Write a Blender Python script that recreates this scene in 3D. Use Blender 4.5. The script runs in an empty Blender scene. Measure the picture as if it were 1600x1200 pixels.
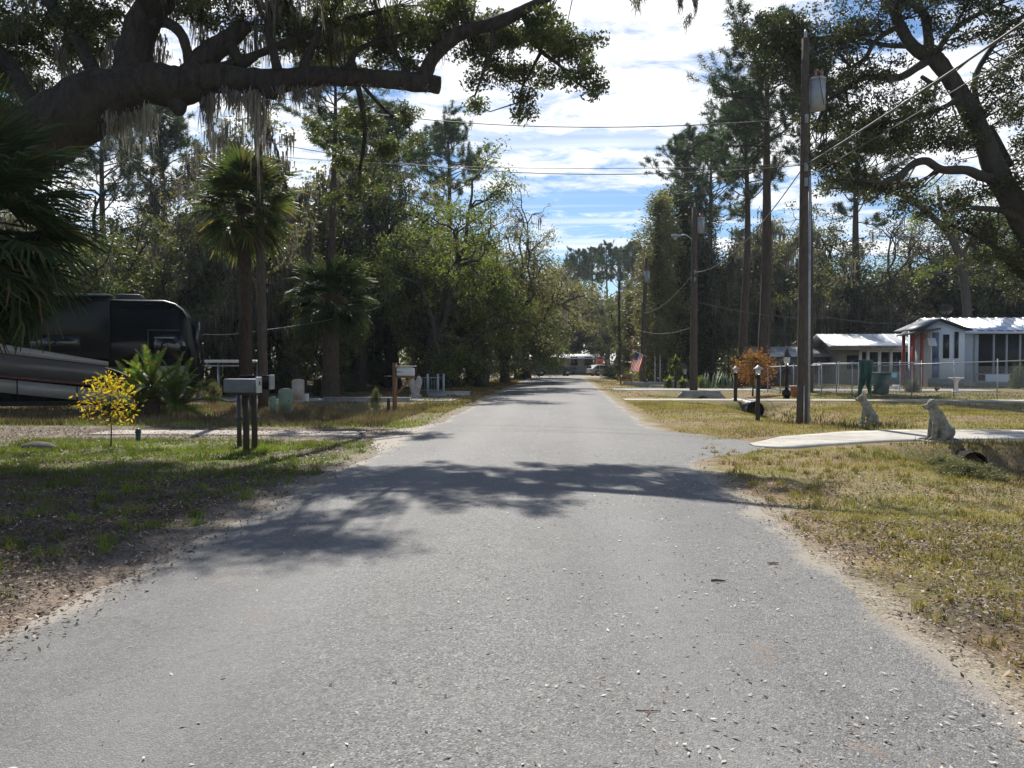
import bpy, bmesh, math, random
import numpy as np
from mathutils import Vector, Matrix, Euler
R = math.radians
sc = bpy.context.scene
COL = sc.collection
# ------------------------------------------------------------------ camera
EYE = 1.6
F = 1300.0                                   # focal length in photo pixels (1600 wide)
PITCH = math.atan(34 / F); YAW = math.atan(80 / F * math.cos(PITCH))
cam = bpy.data.cameras.new('camera'); cam.sensor_width = 36; cam.lens = 36 * F / 1600
cam.clip_start = 0.05; cam.clip_end = 3000
camo = bpy.data.objects.new('camera', cam); COL.objects.link(camo)
camo.location = (0, 0, EYE); camo.rotation_euler = (R(90) - PITCH, 0, YAW)
sc.camera = camo
# ------------------------------------------------------------------ sky, sun, exposure
SUN_EL = R(46); SUN_AZ = R(-13)              # azimuth from +Y towards +X
sunl = bpy.data.lights.new('sun', 'SUN'); sunl.energy = 5.0; sunl.angle = R(0.53); sunl.color = (1, .95, .87)
suno = bpy.data.objects.new('sun', sunl); COL.objects.link(suno)
sd = Vector((math.sin(SUN_AZ) * math.cos(SUN_EL), math.cos(SUN_AZ) * math.cos(SUN_EL), math.sin(SUN_EL)))
suno.rotation_euler = sd.to_track_quat('Z', 'Y').to_euler(); suno.location = sd * 60
world = bpy.data.worlds.new('World'); sc.world = world; world.use_nodes = True
wt = world.node_tree; wn = wt.nodes; wl = wt.links
bg = wn['Background']
sky = wn.new('ShaderNodeTexSky'); sky.sky_type = 'NISHITA'; sky.sun_disc = False
sky.sun_elevation = SUN_EL; sky.sun_rotation = SUN_AZ
sky.air_density = 1.0; sky.dust_density = 0.2; sky.ozone_density = 2.5
def build_sky():
    def nd(t, **k):
        n = wn.new(t)
        for a, b in k.items(): setattr(n, a, b)
        return n
    def mth(op, a, b=None, c=None, clamp=False):
        n = nd('ShaderNodeMath', operation=op, use_clamp=clamp)
        for i, v in enumerate((a, b, c)):
            if v is None: continue
            if isinstance(v, (int, float)): n.inputs[i].default_value = v
            else: wl.new(v, n.inputs[i])
        return n.outputs[0]
    tc = nd('ShaderNodeTexCoord'); sp = nd('ShaderNodeSeparateXYZ'); wl.new(tc.outputs['Generated'], sp.inputs[0])
    zz = mth('MAXIMUM', sp.outputs[2], 0.02)
    # direction projected on a cloud deck
    u = mth('DIVIDE', sp.outputs[0], mth('ADD', zz, .10)); v = mth('DIVIDE', sp.outputs[1], mth('ADD', zz, .10))
    cb = nd('ShaderNodeCombineXYZ'); wl.new(u, cb.inputs[0]); wl.new(v, cb.inputs[1]); cb.inputs[2].default_value = 3.7
    def noise(sc_, det, rough, off, dist=0.0, sx=1, sy=1):
        mp = nd('ShaderNodeMapping'); wl.new(cb.outputs[0], mp.inputs[0]); mp.inputs['Location'].default_value = off
        mp.inputs['Scale'].default_value = (sx, sy, 1)
        n = nd('ShaderNodeTexNoise'); wl.new(mp.outputs[0], n.inputs['Vector'])
        n.inputs['Scale'].default_value = sc_; n.inputs['Detail'].default_value = det
        n.inputs['Roughness'].default_value = rough; n.inputs['Distortion'].default_value = dist
        return n.outputs['Fac']
    n1 = noise(1.0, 9, .62, SKY_OFF, .35, .75, 1.1)
    n2 = noise(4.2, 8, .7, (3, 1, 0), .5, .9, 1.1)
    s = mth('ADD', mth('MULTIPLY', n1, .64), mth('MULTIPLY', n2, .36))
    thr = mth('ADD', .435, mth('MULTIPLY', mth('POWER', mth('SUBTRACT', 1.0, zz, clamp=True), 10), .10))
    thr = mth('ADD', thr, mth('MULTIPLY', mth('MULTIPLY', mth('SUBTRACT', zz, .36), 3.0, clamp=True), .13))  # clouds thinned overhead, outside the view, to lower the ambient fill
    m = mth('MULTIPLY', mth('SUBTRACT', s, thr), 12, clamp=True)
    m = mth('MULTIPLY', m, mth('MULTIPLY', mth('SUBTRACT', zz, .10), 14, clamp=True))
    # thin streaks low above the horizon
    st = noise(1.0, 5, .5, (0, 7, 0), 0, .12, 2.2)
    m2 = mth('MULTIPLY', mth('MULTIPLY', mth('SUBTRACT', st, .54), 9, clamp=True), mth('MULTIPLY', mth('SUBTRACT', .42, zz), 3.5, clamp=True))
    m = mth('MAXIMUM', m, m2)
    mix = nd('ShaderNodeMix', data_type='RGBA', blend_type='MIX'); wl.new(m, mix.inputs[0])
    tint = nd('ShaderNodeMix', data_type='RGBA', blend_type='MULTIPLY'); tint.inputs[0].default_value = 1
    wl.new(sky.outputs[0], tint.inputs[6]); tint.inputs[7].default_value = (1.22, 1.42, 1.62, 1)
    wl.new(tint.outputs[2], mix.inputs[6])
    shade = noise(2.2, 5, .6, (9, 2, 0), .2)
    cr = nd('ShaderNodeMix', data_type='RGBA'); wl.new(shade, cr.inputs[0])
    cr.inputs[6].default_value = (12.0, 12.6, 13.6, 1); cr.inputs[7].default_value = (21, 21, 21, 1)
    wl.new(cr.outputs[2], mix.inputs[7])
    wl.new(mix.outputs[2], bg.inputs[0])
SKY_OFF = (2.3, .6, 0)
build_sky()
bg.inputs[1].default_value = 0.050
vs = sc.view_settings
vs.view_transform = 'Standard'; vs.look = 'None'; vs.exposure = 0.5; vs.gamma = 1; vs.use_curve_mapping = False
sc.cycles.max_bounces = 6; sc.cycles.diffuse_bounces = 3; sc.cycles.transmission_bounces = 4; sc.cycles.transparent_max_bounces = 8
sc.cycles.use_adaptive_sampling = True
# ------------------------------------------------------------------ pixel helpers (photo pixels, 1600x1200)
CM = Euler(camo.rotation_euler).to_matrix()
def ray(px, py): return CM @ Vector(((px - 800) / F, (600 - py) / F, -1))
def PT(px, py, Y):
    d = ray(px, py); k = Y / d.y
    return Vector((d.x * k, Y, EYE + d.z * k))
def G(px, py, z=0.0):
    d = ray(px, py); k = (z - EYE) / d.z
    return Vector((d.x * k, d.y * k, z))
def GX(px, Y): return PT(px, 566, Y).x
def MPP(Y): return Y / F                     # metres per photo pixel at distance Y
# ------------------------------------------------------------------ materials
MATS = {}
class NT:
    def __init__(s, name):
        s.m = bpy.data.materials.new(name); s.m.use_nodes = True; s.t = s.m.node_tree
        s.b = s.t.nodes['Principled BSDF']; s.out = s.t.nodes['Material Output']
        s._pos = None
    def n(s, t, **k):
        x = s.t.nodes.new(t)
        for a, b in k.items(): setattr(x, a, b)
        return x
    def link(s, a, b): s.t.links.new(a, b)
    def put(s, v, inp):
        if isinstance(v, (int, float)): inp.default_value = v
        elif isinstance(v, tuple): inp.default_value = (v + (1,))[:4] if inp.type == 'RGBA' else v
        else: s.link(v, inp)
    def pos(s, world=True):
        if s._pos is None: s._pos = {}
        if world not in s._pos:
            s._pos[world] = s.n('ShaderNodeNewGeometry').outputs['Position'] if world else s.n('ShaderNodeTexCoord').outputs['Object']
        return s._pos[world]
    def noise(s, scale, det=4, rough=.55, dist=0, world=False, stretch=None, off=None, col=False):
        v = s.pos(world)
        if stretch or off:
            mp = s.n('ShaderNodeMapping'); s.link(v, mp.inputs[0])
            if stretch: mp.inputs['Scale'].default_value = stretch
            if off: mp.inputs['Location'].default_value = off
            v = mp.outputs[0]
        x = s.n('ShaderNodeTexNoise'); s.link(v, x.inputs['Vector'])
        x.inputs['Scale'].default_value = scale; x.inputs['Detail'].default_value = det
        x.inputs['Roughness'].default_value = rough; x.inputs['Distortion'].default_value = dist
        return x.outputs['Color' if col else 'Fac']
    def vor(s, scale, world=False, out='Color', stretch=None):
        v = s.pos(world)
        if stretch:
            mp = s.n('ShaderNodeMapping'); s.link(v, mp.inputs[0]); mp.inputs['Scale'].default_value = stretch; v = mp.outputs[0]
        x = s.n('ShaderNodeTexVoronoi'); s.link(v, x.inputs['Vector']); x.inputs['Scale'].default_value = scale
        return x.outputs[out]
    def m_(s, op, a, b=0, clamp=False):
        x = s.n('ShaderNodeMath', operation=op, use_clamp=clamp); s.put(a, x.inputs[0]); s.put(b, x.inputs[1]); return x.outputs[0]
    def mix(s, f, a, b, mode='MIX'):
        x = s.n('ShaderNodeMix', data_type='RGBA', blend_type=mode); s.put(f, x.inputs[0]); s.put(a, x.inputs[6]); s.put(b, x.inputs[7]); return x.outputs[2]
    def ramp(s, f, lo, hi):                  # smooth step lo..hi
        x = s.n('ShaderNodeMapRange', interpolation_type='SMOOTHSTEP'); s.put(f, x.inputs[0])
        x.inputs[1].default_value = lo; x.inputs[2].default_value = hi; return x.outputs[0]
    def sep(s, world=True):
        x = s.n('ShaderNodeSeparateXYZ'); s.link(s.pos(world), x.inputs[0]); return x.outputs
    def isl(s): return s.n('ShaderNodeNewGeometry').outputs['Random Per Island']
    def objr(s): return s.n('ShaderNodeObjectInfo').outputs['Random']
    def bump(s, h, strength=.5, dist=.01):
        x = s.n('ShaderNodeBump'); x.inputs['Strength'].default_value = strength; x.inputs['Distance'].default_value = dist
        s.link(h, x.inputs['Height']); s.link(x.outputs[0], s.b.inputs['Normal'])
    def fin(s, col, rough=.8, spec=.3, metal=0):
        s.put(col, s.b.inputs['Base Color']); s.put(rough, s.b.inputs['Roughness'])
        s.b.inputs['Specular IOR Level'].default_value = spec; s.b.inputs['Metallic'].default_value = metal
        return s.m
def solid(name, c, rough=.7, spec=.3, metal=0, var=.25, scale=6, bump=.0, bscale=40, stretch=None, dirt=None):
    if name in MATS: return MATS[name]
    s = NT(name); f = s.noise(scale, 5, .6, stretch=stretch)
    d = tuple(x * (1 - var) for x in c); l = tuple(min(.9, x * (1 + var)) for x in c)
    col = s.mix(s.ramp(f, .3, .7), d, l)
    if dirt:
        g = s.noise(scale * 2.7, 6, .65, off=(4, 3, 1), stretch=stretch); col = s.mix(s.m_('MULTIPLY', s.ramp(g, .48, .72), dirt[1]), col, dirt[0])
    if bump: s.bump(s.noise(bscale, 4, .6, stretch=stretch), bump, .02)
    MATS[name] = s.fin(col, rough, spec, metal); return s.m
def leafmat(name, a, b, c=None, cprob=.12, trans=.45, rough=.5, tcol=1.5, clump=None, spec=.35, tint=(1, 1.02, .55)):
    s = NT(name); r = s.isl()
    col = s.mix(r, a, b)
    if c: col = s.mix(s.m_('GREATER_THAN', s.m_('FRACT', s.m_('MULTIPLY', r, 17.3)), 1 - cprob), col, c)
    o = s.m_('ADD', .78, s.m_('MULTIPLY', s.objr(), .44))
    n = s.m_('ADD', .6, s.m_('MULTIPLY', s.ramp(s.noise(.8, 3, .6), .3, .7), .75))
    k = s.m_('MULTIPLY', o, n)
    cc = s.n('ShaderNodeCombineXYZ')
    for i in range(3): s.link(k, cc.inputs[i])
    col = s.mix(1.0, col, cc.outputs[0], 'MULTIPLY')
    s.fin(col, rough, spec)
    tr = s.n('ShaderNodeBsdfTranslucent'); tc = s.mix(1.0, col, tuple(tcol * q for q in tint), 'MULTIPLY'); s.link(tc, tr.inputs[0])
    mx = s.n('ShaderNodeMixShader'); mx.inputs[0].default_value = trans
    s.link(s.b.outputs[0], mx.inputs[1]); s.link(tr.outputs[0], mx.inputs[2]); s.link(mx.outputs[0], s.out.inputs[0])
    MATS[name] = s.m; return s.m
def barkmat(name, a, b, sc_=7, moss=None, strength=1.0):
    s = NT(name); f = s.m_('ADD', s.m_('MULTIPLY', s.noise(sc_, 9, .78, .6, stretch=(1, 1, .25)), .65), s.m_('MULTIPLY', s.noise(sc_ * 2.2, 8, .8, .4, off=(5, 1, 2)), .35)); g = s.noise(1.3, 4, .6)
    col = s.mix(s.ramp(f, .35, .65), a, b)
    if moss: col = s.mix(s.m_('MULTIPLY', s.ramp(g, .5, .68), .7), col, moss)
    s.bump(f, strength, .09)
    MATS[name] = s.fin(col, .92, .15); return s.m
# ------------------------------------------------------------------ mesh builder
def mesh_np(name, V, quads=None, tris=None, mats=(), mi=None, smooth=False):
    V = np.asarray(V, np.float32).reshape(-1, 3)
    q = np.zeros((0, 4), np.int32) if quads is None or len(quads) == 0 else np.asarray(quads, np.int32)
    t = np.zeros((0, 3), np.int32) if tris is None or len(tris) == 0 else np.asarray(tris, np.int32)
    me = bpy.data.meshes.new(name); me.vertices.add(len(V)); me.vertices.foreach_set('co', V.ravel())
    nl = q.size + t.size; me.loops.add(nl); me.loops.foreach_set('vertex_index', np.concatenate([q.ravel(), t.ravel()]))
    npol = len(q) + len(t); me.polygons.add(npol)
    ls = np.concatenate([np.arange(len(q)) * 4, q.size + np.arange(len(t)) * 3]).astype(np.int32)
    me.polygons.foreach_set('loop_start', ls)
    if smooth: me.polygons.foreach_set('use_smooth', np.ones(npol, bool))
    for m in mats: me.materials.append(m)
    if mi is not None: me.polygons.foreach_set('material_index', np.asarray(mi, np.int32))
    me.update(calc_edges=True); return me
class MB:
    def __init__(s): s.V = []; s.Q = []; s.T = []; s.n = 0
    def add(s, V, Q=None, T=None):
        V = np.asarray(V, float).reshape(-1, 3); s.V.append(V)
        if Q is not None and len(Q): s.Q.append(np.asarray(Q, int) + s.n)
        if T is not None and len(T): s.T.append(np.asarray(T, int) + s.n)
        s.n += len(V); return s
    def box(s, c, d, rot=None, taper=1.0):
        x, y, z = d[0] / 2, d[1] / 2, d[2] / 2; k = taper
        v = np.array([(-x, -y, -z), (x, -y, -z), (x, y, -z), (-x, y, -z), (-x * k, -y * k, z), (x * k, -y * k, z), (x * k, y * k, z), (-x * k, y * k, z)])
        if rot is not None: v = v @ np.array(Euler(rot).to_matrix()).T
        return s.add(v + np.array(c), [(0, 3, 2, 1), (4, 5, 6, 7), (0, 1, 5, 4), (1, 2, 6, 5), (2, 3, 7, 6), (3, 0, 4, 7)])
    def rbox(s, c, d, r=.02, rot=None):      # box with chamfered vertical and horizontal edges
        bm = bmesh.new(); bmesh.ops.create_cube(bm, size=1)
        for v in bm.verts: v.co = Vector((v.co.x * d[0], v.co.y * d[1], v.co.z * d[2]))
        bmesh.ops.bevel(bm, geom=bm.edges[:], offset=r, segments=2, affect='EDGES', profile=.6)
        M = Euler(rot).to_matrix() if rot is not None else None
        if M: bmesh.ops.transform(bm, matrix=M.to_4x4(), verts=bm.verts)
        bmesh.ops.translate(bm, vec=Vector(c), verts=bm.verts)
        s.bm(bm); return s
    def bm(s, bm):
        bmesh.ops.triangulate(bm, faces=[f for f in bm.faces if len(f.verts) > 4])
        bm.verts.index_update()
        V = [v.co[:] for v in bm.verts]; Q = [[v.index for v in f.verts] for f in bm.faces if len(f.verts) == 4]; T = [[v.index for v in f.verts] for f in bm.faces if len(f.verts) == 3]
        s.add(V, Q, T); bm.free(); return s
    def tube(s, P, rad, n=8, cap=True, squash=None):
        P = np.asarray([tuple(p) for p in P], float); k = len(P)
        rad = np.full(k, rad, float) if np.isscalar(rad) else np.asarray(rad, float)
        t = np.gradient(P, axis=0); t /= np.linalg.norm(t, axis=1)[:, None] + 1e-9
        md = np.abs(P[-1] - P[0]); ref = np.zeros(3); ref[int(np.argmin(md))] = 1
        a = np.cross(t, ref); a /= np.linalg.norm(a, axis=1)[:, None] + 1e-9; b = np.cross(t, a)
        th = np.arange(n) * 2 * np.pi / n
        ring = np.cos(th)[None, :, None] * a[:, None, :] + np.sin(th)[None, :, None] * b[:, None, :]
        rr = rad[:, None, None]
        V = (P[:, None, :] + ring * rr).reshape(-1, 3)
        i = np.arange(k - 1)[:, None] * n; j = np.arange(n)[None, :]; j2 = (j + 1) % n
        Q = np.stack([i + j, i + n + j, i + n + j2, i + j2], -1).reshape(-1, 4)
        T = None
        if cap:
            V = np.vstack([V, P[0], P[-1]]); c0 = k * n; c1 = c0 + 1; e = (k - 1) * n; jj = np.arange(n); j3 = (jj + 1) % n
            T = np.vstack([np.stack([np.full(n, c0), jj, j3], -1), np.stack([np.full(n, c1), e + j3, e + jj], -1)])
        return s.add(V, Q, T)
    def lathe(s, prof, c=(0, 0, 0), n=16, sx=1, sy=1):   # prof [(r,z)]
        k = len(prof); th = np.arange(n) * 2 * np.pi / n
        V = np.array([(c[0] + r * math.cos(a) * sx, c[1] + r * math.sin(a) * sy, c[2] + z) for r, z in prof for a in th])
        i = np.arange(k - 1)[:, None] * n; j = np.arange(n)[None, :]; j2 = (j + 1) % n
        Q = np.stack([i + j, i + j2, i + n + j2, i + n + j], -1).reshape(-1, 4)
        V = np.vstack([V, (c[0], c[1], c[2] + prof[0][1]), (c[0], c[1], c[2] + prof[-1][1])]); jj = np.arange(n); j3 = (jj + 1) % n; e = (k - 1) * n
        T = np.vstack([np.stack([np.full(n, k * n), j3, jj], -1), np.stack([np.full(n, k * n + 1), e + jj, e + j3], -1)])
        return s.add(V, Q, T)
    def prism(s, poly, o, u, v, w, depth):   # polygon in (u,v) at origin o, extruded along w
        o, u, v, w = Vector(o), Vector(u).normalized(), Vector(v).normalized(), Vector(w).normalized()
        bm = bmesh.new(); vs_ = [bm.verts.new(o + u * a + v * b) for a, b in poly]; f = bm.faces.new(vs_)
        r = bmesh.ops.extrude_face_region(bm, geom=[f]); bmesh.ops.translate(bm, vec=w * depth, verts=[x for x in r['geom'] if isinstance(x, bmesh.types.BMVert)])
        bmesh.ops.recalc_face_normals(bm, faces=bm.faces); bmesh.ops.triangulate(bm, faces=bm.faces[:]); return s.bm(bm)
    def sphere(s, c, r, n=10, m=7, sc_=(1, 1, 1)):
        prof = [(max(.001, r * math.sin(math.pi * i / m)), -r * math.cos(math.pi * i / m) * sc_[2]) for i in range(m + 1)]
        return s.lathe(prof, c, n, sc_[0], sc_[1])
    def mesh(s, name, mat, smooth=False):
        V = np.vstack(s.V) if s.V else np.zeros((0, 3))
        return mesh_np(name, V, np.vstack(s.Q) if s.Q else None, np.vstack(s.T) if s.T else None, [mat] if not isinstance(mat, (list, tuple)) else mat, smooth=smooth)
    def build(s, name, mat, parent=None, smooth=False, **kw):
        return link(name, s.mesh(name, mat, smooth), parent, **kw)
def link(name, me, parent=None, label=None, cat=None, group=None, kind=None, loc=None, rot=None, scale=None):
    o = bpy.data.objects.new(name, me); COL.objects.link(o); o.parent = parent
    if loc is not None: o.location = loc
    if rot is not None: o.rotation_euler = rot
    if scale is not None: o.scale = (scale,) * 3 if isinstance(scale, (int, float)) else scale
    if label: o['label'] = label
    if cat: o['category'] = cat
    if group: o['group'] = group
    if kind: o['kind'] = kind
    return o
def thing(name, label, cat, loc=(0, 0, 0), rz=0, group=None, scale=None):
    return link(name, None, None, label, cat, group, None, loc, (0, 0, rz), scale)
def smooth_poly(P, k=3):                     # Catmull-Rom through rows of any width
    P = np.asarray(P, float); out = []
    Q = np.vstack([2 * P[0] - P[1], P, 2 * P[-1] - P[-2]])
    for i in range(1, len(Q) - 2):
        for t in np.arange(k) / k:
            out.append(.5 * ((2 * Q[i]) + (-Q[i - 1] + Q[i + 1]) * t + (2 * Q[i - 1] - 5 * Q[i] + 4 * Q[i + 1] - Q[i + 2]) * t * t + (-Q[i - 1] + 3 * Q[i] - 3 * Q[i + 1] + Q[i + 2]) * t ** 3))
    out.append(P[-1]); return np.array(out)
# ------------------------------------------------------------------ foliage helpers
def rnd_unit(g, n):
    v = g.normal(size=(n, 3)); return v / (np.linalg.norm(v, axis=1)[:, None] + 1e-9)
def leaves(mb, g, C, size, asp=.5, up=.3, jit=.4, sizes=None):  # rhombic leaves at centres C
    n = len(C)
    if n == 0: return
    nrm = rnd_unit(g, n) + np.array([0, 0, up]); nrm /= np.linalg.norm(nrm, axis=1)[:, None]
    a = np.cross(nrm, rnd_unit(g, n)); a /= np.linalg.norm(a, axis=1)[:, None] + 1e-9; b = np.cross(nrm, a)
    L = (size * (1 + jit * (g.random(n) * 2 - 1)))[:, None] * .5; W = L * asp
    V = np.stack([C - a * L, C + b * W - a * L * .1, C + a * L, C - b * W - a * L * .1], 1).reshape(-1, 3)
    Q = np.arange(n * 4).reshape(n, 4); mb.add(V, Q)
def clump(g, c, r, n):                       # points, denser outward, in an ellipsoid
    v = rnd_unit(g, n) * (g.random(n)[:, None] ** .45); return np.asarray(c) + v * np.asarray(r)
def moss(mb, g, anchors, per=14, L=(.4, 1.4), w=.02, spread=.12, segs=4):
    A = np.asarray(anchors, float); n = len(A)
    if n == 0: return
    base = np.repeat(A, per, 0); N = len(base)
    cl = np.repeat(g.uniform(L[0], L[1], n), per) * g.uniform(.35, 1, N)
    base = base + g.normal(size=(N, 3)) * np.array([.01, .01, .05])
    th = g.uniform(0, np.pi, N); d = np.stack([np.cos(th), np.sin(th), np.zeros(N)], 1)
    W = w * g.uniform(.6, 1.4, N)
    off = g.normal(size=(N, 2)) * spread; base[:, :2] += off - 0; rr_ = np.exp(-((off ** 2).sum(1)) / (spread * 1.1) ** 2); cl = cl * (.18 + .82 * rr_); ph = g.uniform(0, 6.28, N)
    rows = []
    for k in range(segs + 1):
        f = k / segs
        p = base + np.stack([np.sin(ph + f * 4) * .035 * f * 1.5, np.cos(ph * 1.7 + f * 3) * .035 * f, -cl * f], 1)
        ww = (W * (1 - f) ** .6 * (1 + .3 * np.sin(ph + 9 * f)))[:, None] * .5
        rows.append(p - d * ww); rows.append(p + d * ww)
    V = np.stack(rows, 1).reshape(-1, 3); m = 2 * (segs + 1)
    o = np.arange(N)[:, None] * m
    Q = np.concatenate([np.stack([o[:, 0] + 2 * k, o[:, 0] + 2 * k + 1, o[:, 0] + 2 * k + 3, o[:, 0] + 2 * k + 2], -1) for k in range(segs)])
    mb.add(V, Q)
class VN:                                    # cheap tiling value noise for placement masks
    def __init__(s, seed, n=64): s.t = np.random.default_rng(seed).random((n, n)); s.n = n
    def __call__(s, x, y, sc_=1.0):
        x = np.asarray(x) * sc_; y = np.asarray(y) * sc_; xi = np.floor(x).astype(int); yi = np.floor(y).astype(int); fx = x - xi; fy = y - yi
        fx = fx * fx * (3 - 2 * fx); fy = fy * fy * (3 - 2 * fy); n = s.n; a = s.t
        return (a[xi % n, yi % n] * (1 - fx) + a[(xi + 1) % n, yi % n] * fx) * (1 - fy) + (a[xi % n, (yi + 1) % n] * (1 - fx) + a[(xi + 1) % n, (yi + 1) % n] * fx) * fy
vn = VN(5)
def fbm(x, y, s): return (vn(x, y, s) * .5 + vn(x, y, s * 2.1) * .3 + vn(x, y, s * 4.7) * .2)
# ------------------------------------------------------------------ terrain
XL, XR = -3.24, 2.06                         # road edges
def sst(x, a, b): t = np.clip((np.asarray(x, float) - a) / (b - a), 0, 1); return t * t * (3 - 2 * t)
DRIVES_R = [(16.5, 21.8), (34.2, 36.8), (46.3, 52.8), (62, 70)]
DRIVES_L = [(16.2, 20.3), (33, 37), (44, 60)]
def ground_z(x, y):
    x = np.asarray(x, float); y = np.asarray(y, float)
    def fill(dr, m=.6):
        f = np.zeros(np.broadcast(x, y).shape)
        for a, b in dr: f = np.maximum(f, sst(y, a - m, a) * (1 - sst(y, b, b + m)))
        return f
    r = np.exp(-((x - 7.6) / (1.15 + .85 * sst(y, 37, 40))) ** 2) * .58 * (1 - fill(DRIVES_R)) * sst(y, 9, 13) * (1 - sst(y, 78, 84))
    l = np.exp(-((x + 7.3) / 1.2) ** 2) * .35 * (1 - fill(DRIVES_L)) * sst(y, 20, 23) * (1 - sst(y, 78, 84))
    z = -r - l
    off = sst(x, XR + .3, XR + 3) + sst(-x, -XL + .3, -XL + 3)
    z = z + off * ((fbm(x, y, .45) - .5) * .12 + (fbm(x + 31, y, 1.9) - .5) * .035) * (1 - .85 * np.maximum(fill(DRIVES_R) * (x > 0), fill(DRIVES_L) * (x < 0)))
    return z
def gz(x, y): return float(ground_z(x, y))
def GP(px, py): p = G(px, py); p.z = gz(p.x, p.y); return p
def ground_colour(s):
    X, Y, Z = s.sep(); n = s.noise
    big = s.ramp(n(.35, 5, .6, world=True), .38, .62); mid = s.ramp(n(1.6, 6, .65, world=True, off=(7, 3, 0)), .4, .64); fine = n(14, 5, .7, world=True)
    spk = s.ramp(n(38, 3, .6, world=True, off=(3, 9, 0)), .54, .70)
    gr = s.mix(mid, (.165, .16, .045), (.25, .205, .08)); br = s.mix(mid, (.20, .135, .072), (.27, .19, .11))
    right = s.mix(big, br, gr)
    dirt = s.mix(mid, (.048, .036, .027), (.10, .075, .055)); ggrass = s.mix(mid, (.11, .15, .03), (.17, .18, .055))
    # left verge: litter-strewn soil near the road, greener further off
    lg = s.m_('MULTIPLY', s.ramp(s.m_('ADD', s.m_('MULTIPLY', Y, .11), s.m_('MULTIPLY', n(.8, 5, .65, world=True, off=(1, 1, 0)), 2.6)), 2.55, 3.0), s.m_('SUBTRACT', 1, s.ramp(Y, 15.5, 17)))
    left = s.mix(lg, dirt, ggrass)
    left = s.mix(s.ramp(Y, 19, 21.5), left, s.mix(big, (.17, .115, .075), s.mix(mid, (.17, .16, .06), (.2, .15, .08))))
    col = s.mix(s.m_('GREATER_THAN', X, 0), left, right)
    # litter bleeding along the right verge near the camera
    near = s.m_('MULTIPLY', s.m_('SUBTRACT', 1, s.ramp(Y, 5.5, 9.5)), s.ramp(n(1.1, 5, .65, world=True, off=(2, 8, 0)), .38, .58))
    col = s.mix(s.m_('MULTIPLY', near, .75), col, dirt)
    # dark brown woodland floor far from the road
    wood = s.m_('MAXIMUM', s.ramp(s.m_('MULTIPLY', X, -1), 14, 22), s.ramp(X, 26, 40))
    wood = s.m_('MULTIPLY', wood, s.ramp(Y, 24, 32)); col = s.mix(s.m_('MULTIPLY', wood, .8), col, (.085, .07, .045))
    # sandy shoulders
    wob = s.m_('MULTIPLY', s.m_('SUBTRACT', n(1.3, 5, .65, world=True, off=(5, 5, 0)), .5), 1.5)
    dr = s.m_('ADD', s.m_('SUBTRACT', X, XR), wob); dl = s.m_('ADD', s.m_('SUBTRACT', XL, X), wob)
    shr = s.m_('MULTIPLY', s.m_('SUBTRACT', 1, s.ramp(dr, .02, .42)), s.m_('GREATER_THAN', X, 0))
    shl = s.m_('MULTIPLY', s.m_('SUBTRACT', 1, s.ramp(dl, .1, .8)), s.m_('LESS_THAN', X, 0))
    sandr = s.mix(fine, (.27, .235, .18), (.40, .36, .29)); sandl = s.mix(s.ramp(Y, 5, 8.5), s.mix(fine, (.19, .14, .105), (.30, .235, .185)), s.mix(fine, (.22, .19, .15), (.36, .32, .26)))
    col = s.mix(s.m_('MULTIPLY', shr, .85), col, sandr); col = s.mix(s.m_('MULTIPLY', shl, .8), col, sandl)
    # sandy driveway spill on the left
    dw = s.m_('MULTIPLY', s.ramp(s.m_('ADD', Y, s.m_('MULTIPLY', wob, .9)), 15.6, 16.4), s.m_('SUBTRACT', 1, s.ramp(s.m_('ADD', Y, wob), 19.9, 20.9)))
    dw = s.m_('MULTIPLY', dw, s.m_('LESS_THAN', X, XL)); col = s.mix(s.m_('MULTIPLY', dw, .8), col, s.mix(mid, (.15, .12, .09), (.29, .25, .20)))
    col = s.mix(s.m_('MULTIPLY', spk, .45), col, (.33, .29, .22))
    vc = s.n('ShaderNodeSeparateColor'); s.link(s.vor(42, True, 'Color'), vc.inputs[0]); vd = s.n('ShaderNodeSeparateColor'); s.link(s.vor(95, True, 'Color'), vd.inputs[0])
    chip = s.m_('MULTIPLY', s.m_('GREATER_THAN', vc.outputs[0], .86), s.ramp(n(2.1, 4, .6, world=True, off=(6, 1, 0)), .38, .6)); col = s.mix(s.m_('MULTIPLY', chip, .6), col, s.mix(vc.outputs[1], (.16, .10, .06), (.42, .36, .28)))
    col = s.mix(s.m_('MULTIPLY', s.m_('LESS_THAN', vd.outputs[0], .22), .55), col, (.045, .035, .025))
    k = s.m_('ADD', .30, s.m_('ADD', s.m_('MULTIPLY', fine, 1.0), s.m_('MULTIPLY', vd.outputs[1], .45))); cc = s.n('ShaderNodeCombineXYZ')
    for i in range(3): s.link(k, cc.inputs[i])
    return s.mix(1.0, col, cc.outputs[0], 'MULTIPLY'), fine
def mat_ground():
    s = NT('soil_and_grass'); c, f = ground_colour(s); s.bump(f, .8, .03); MATS['ground'] = s.fin(c, .95, .15); return s.m
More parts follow.
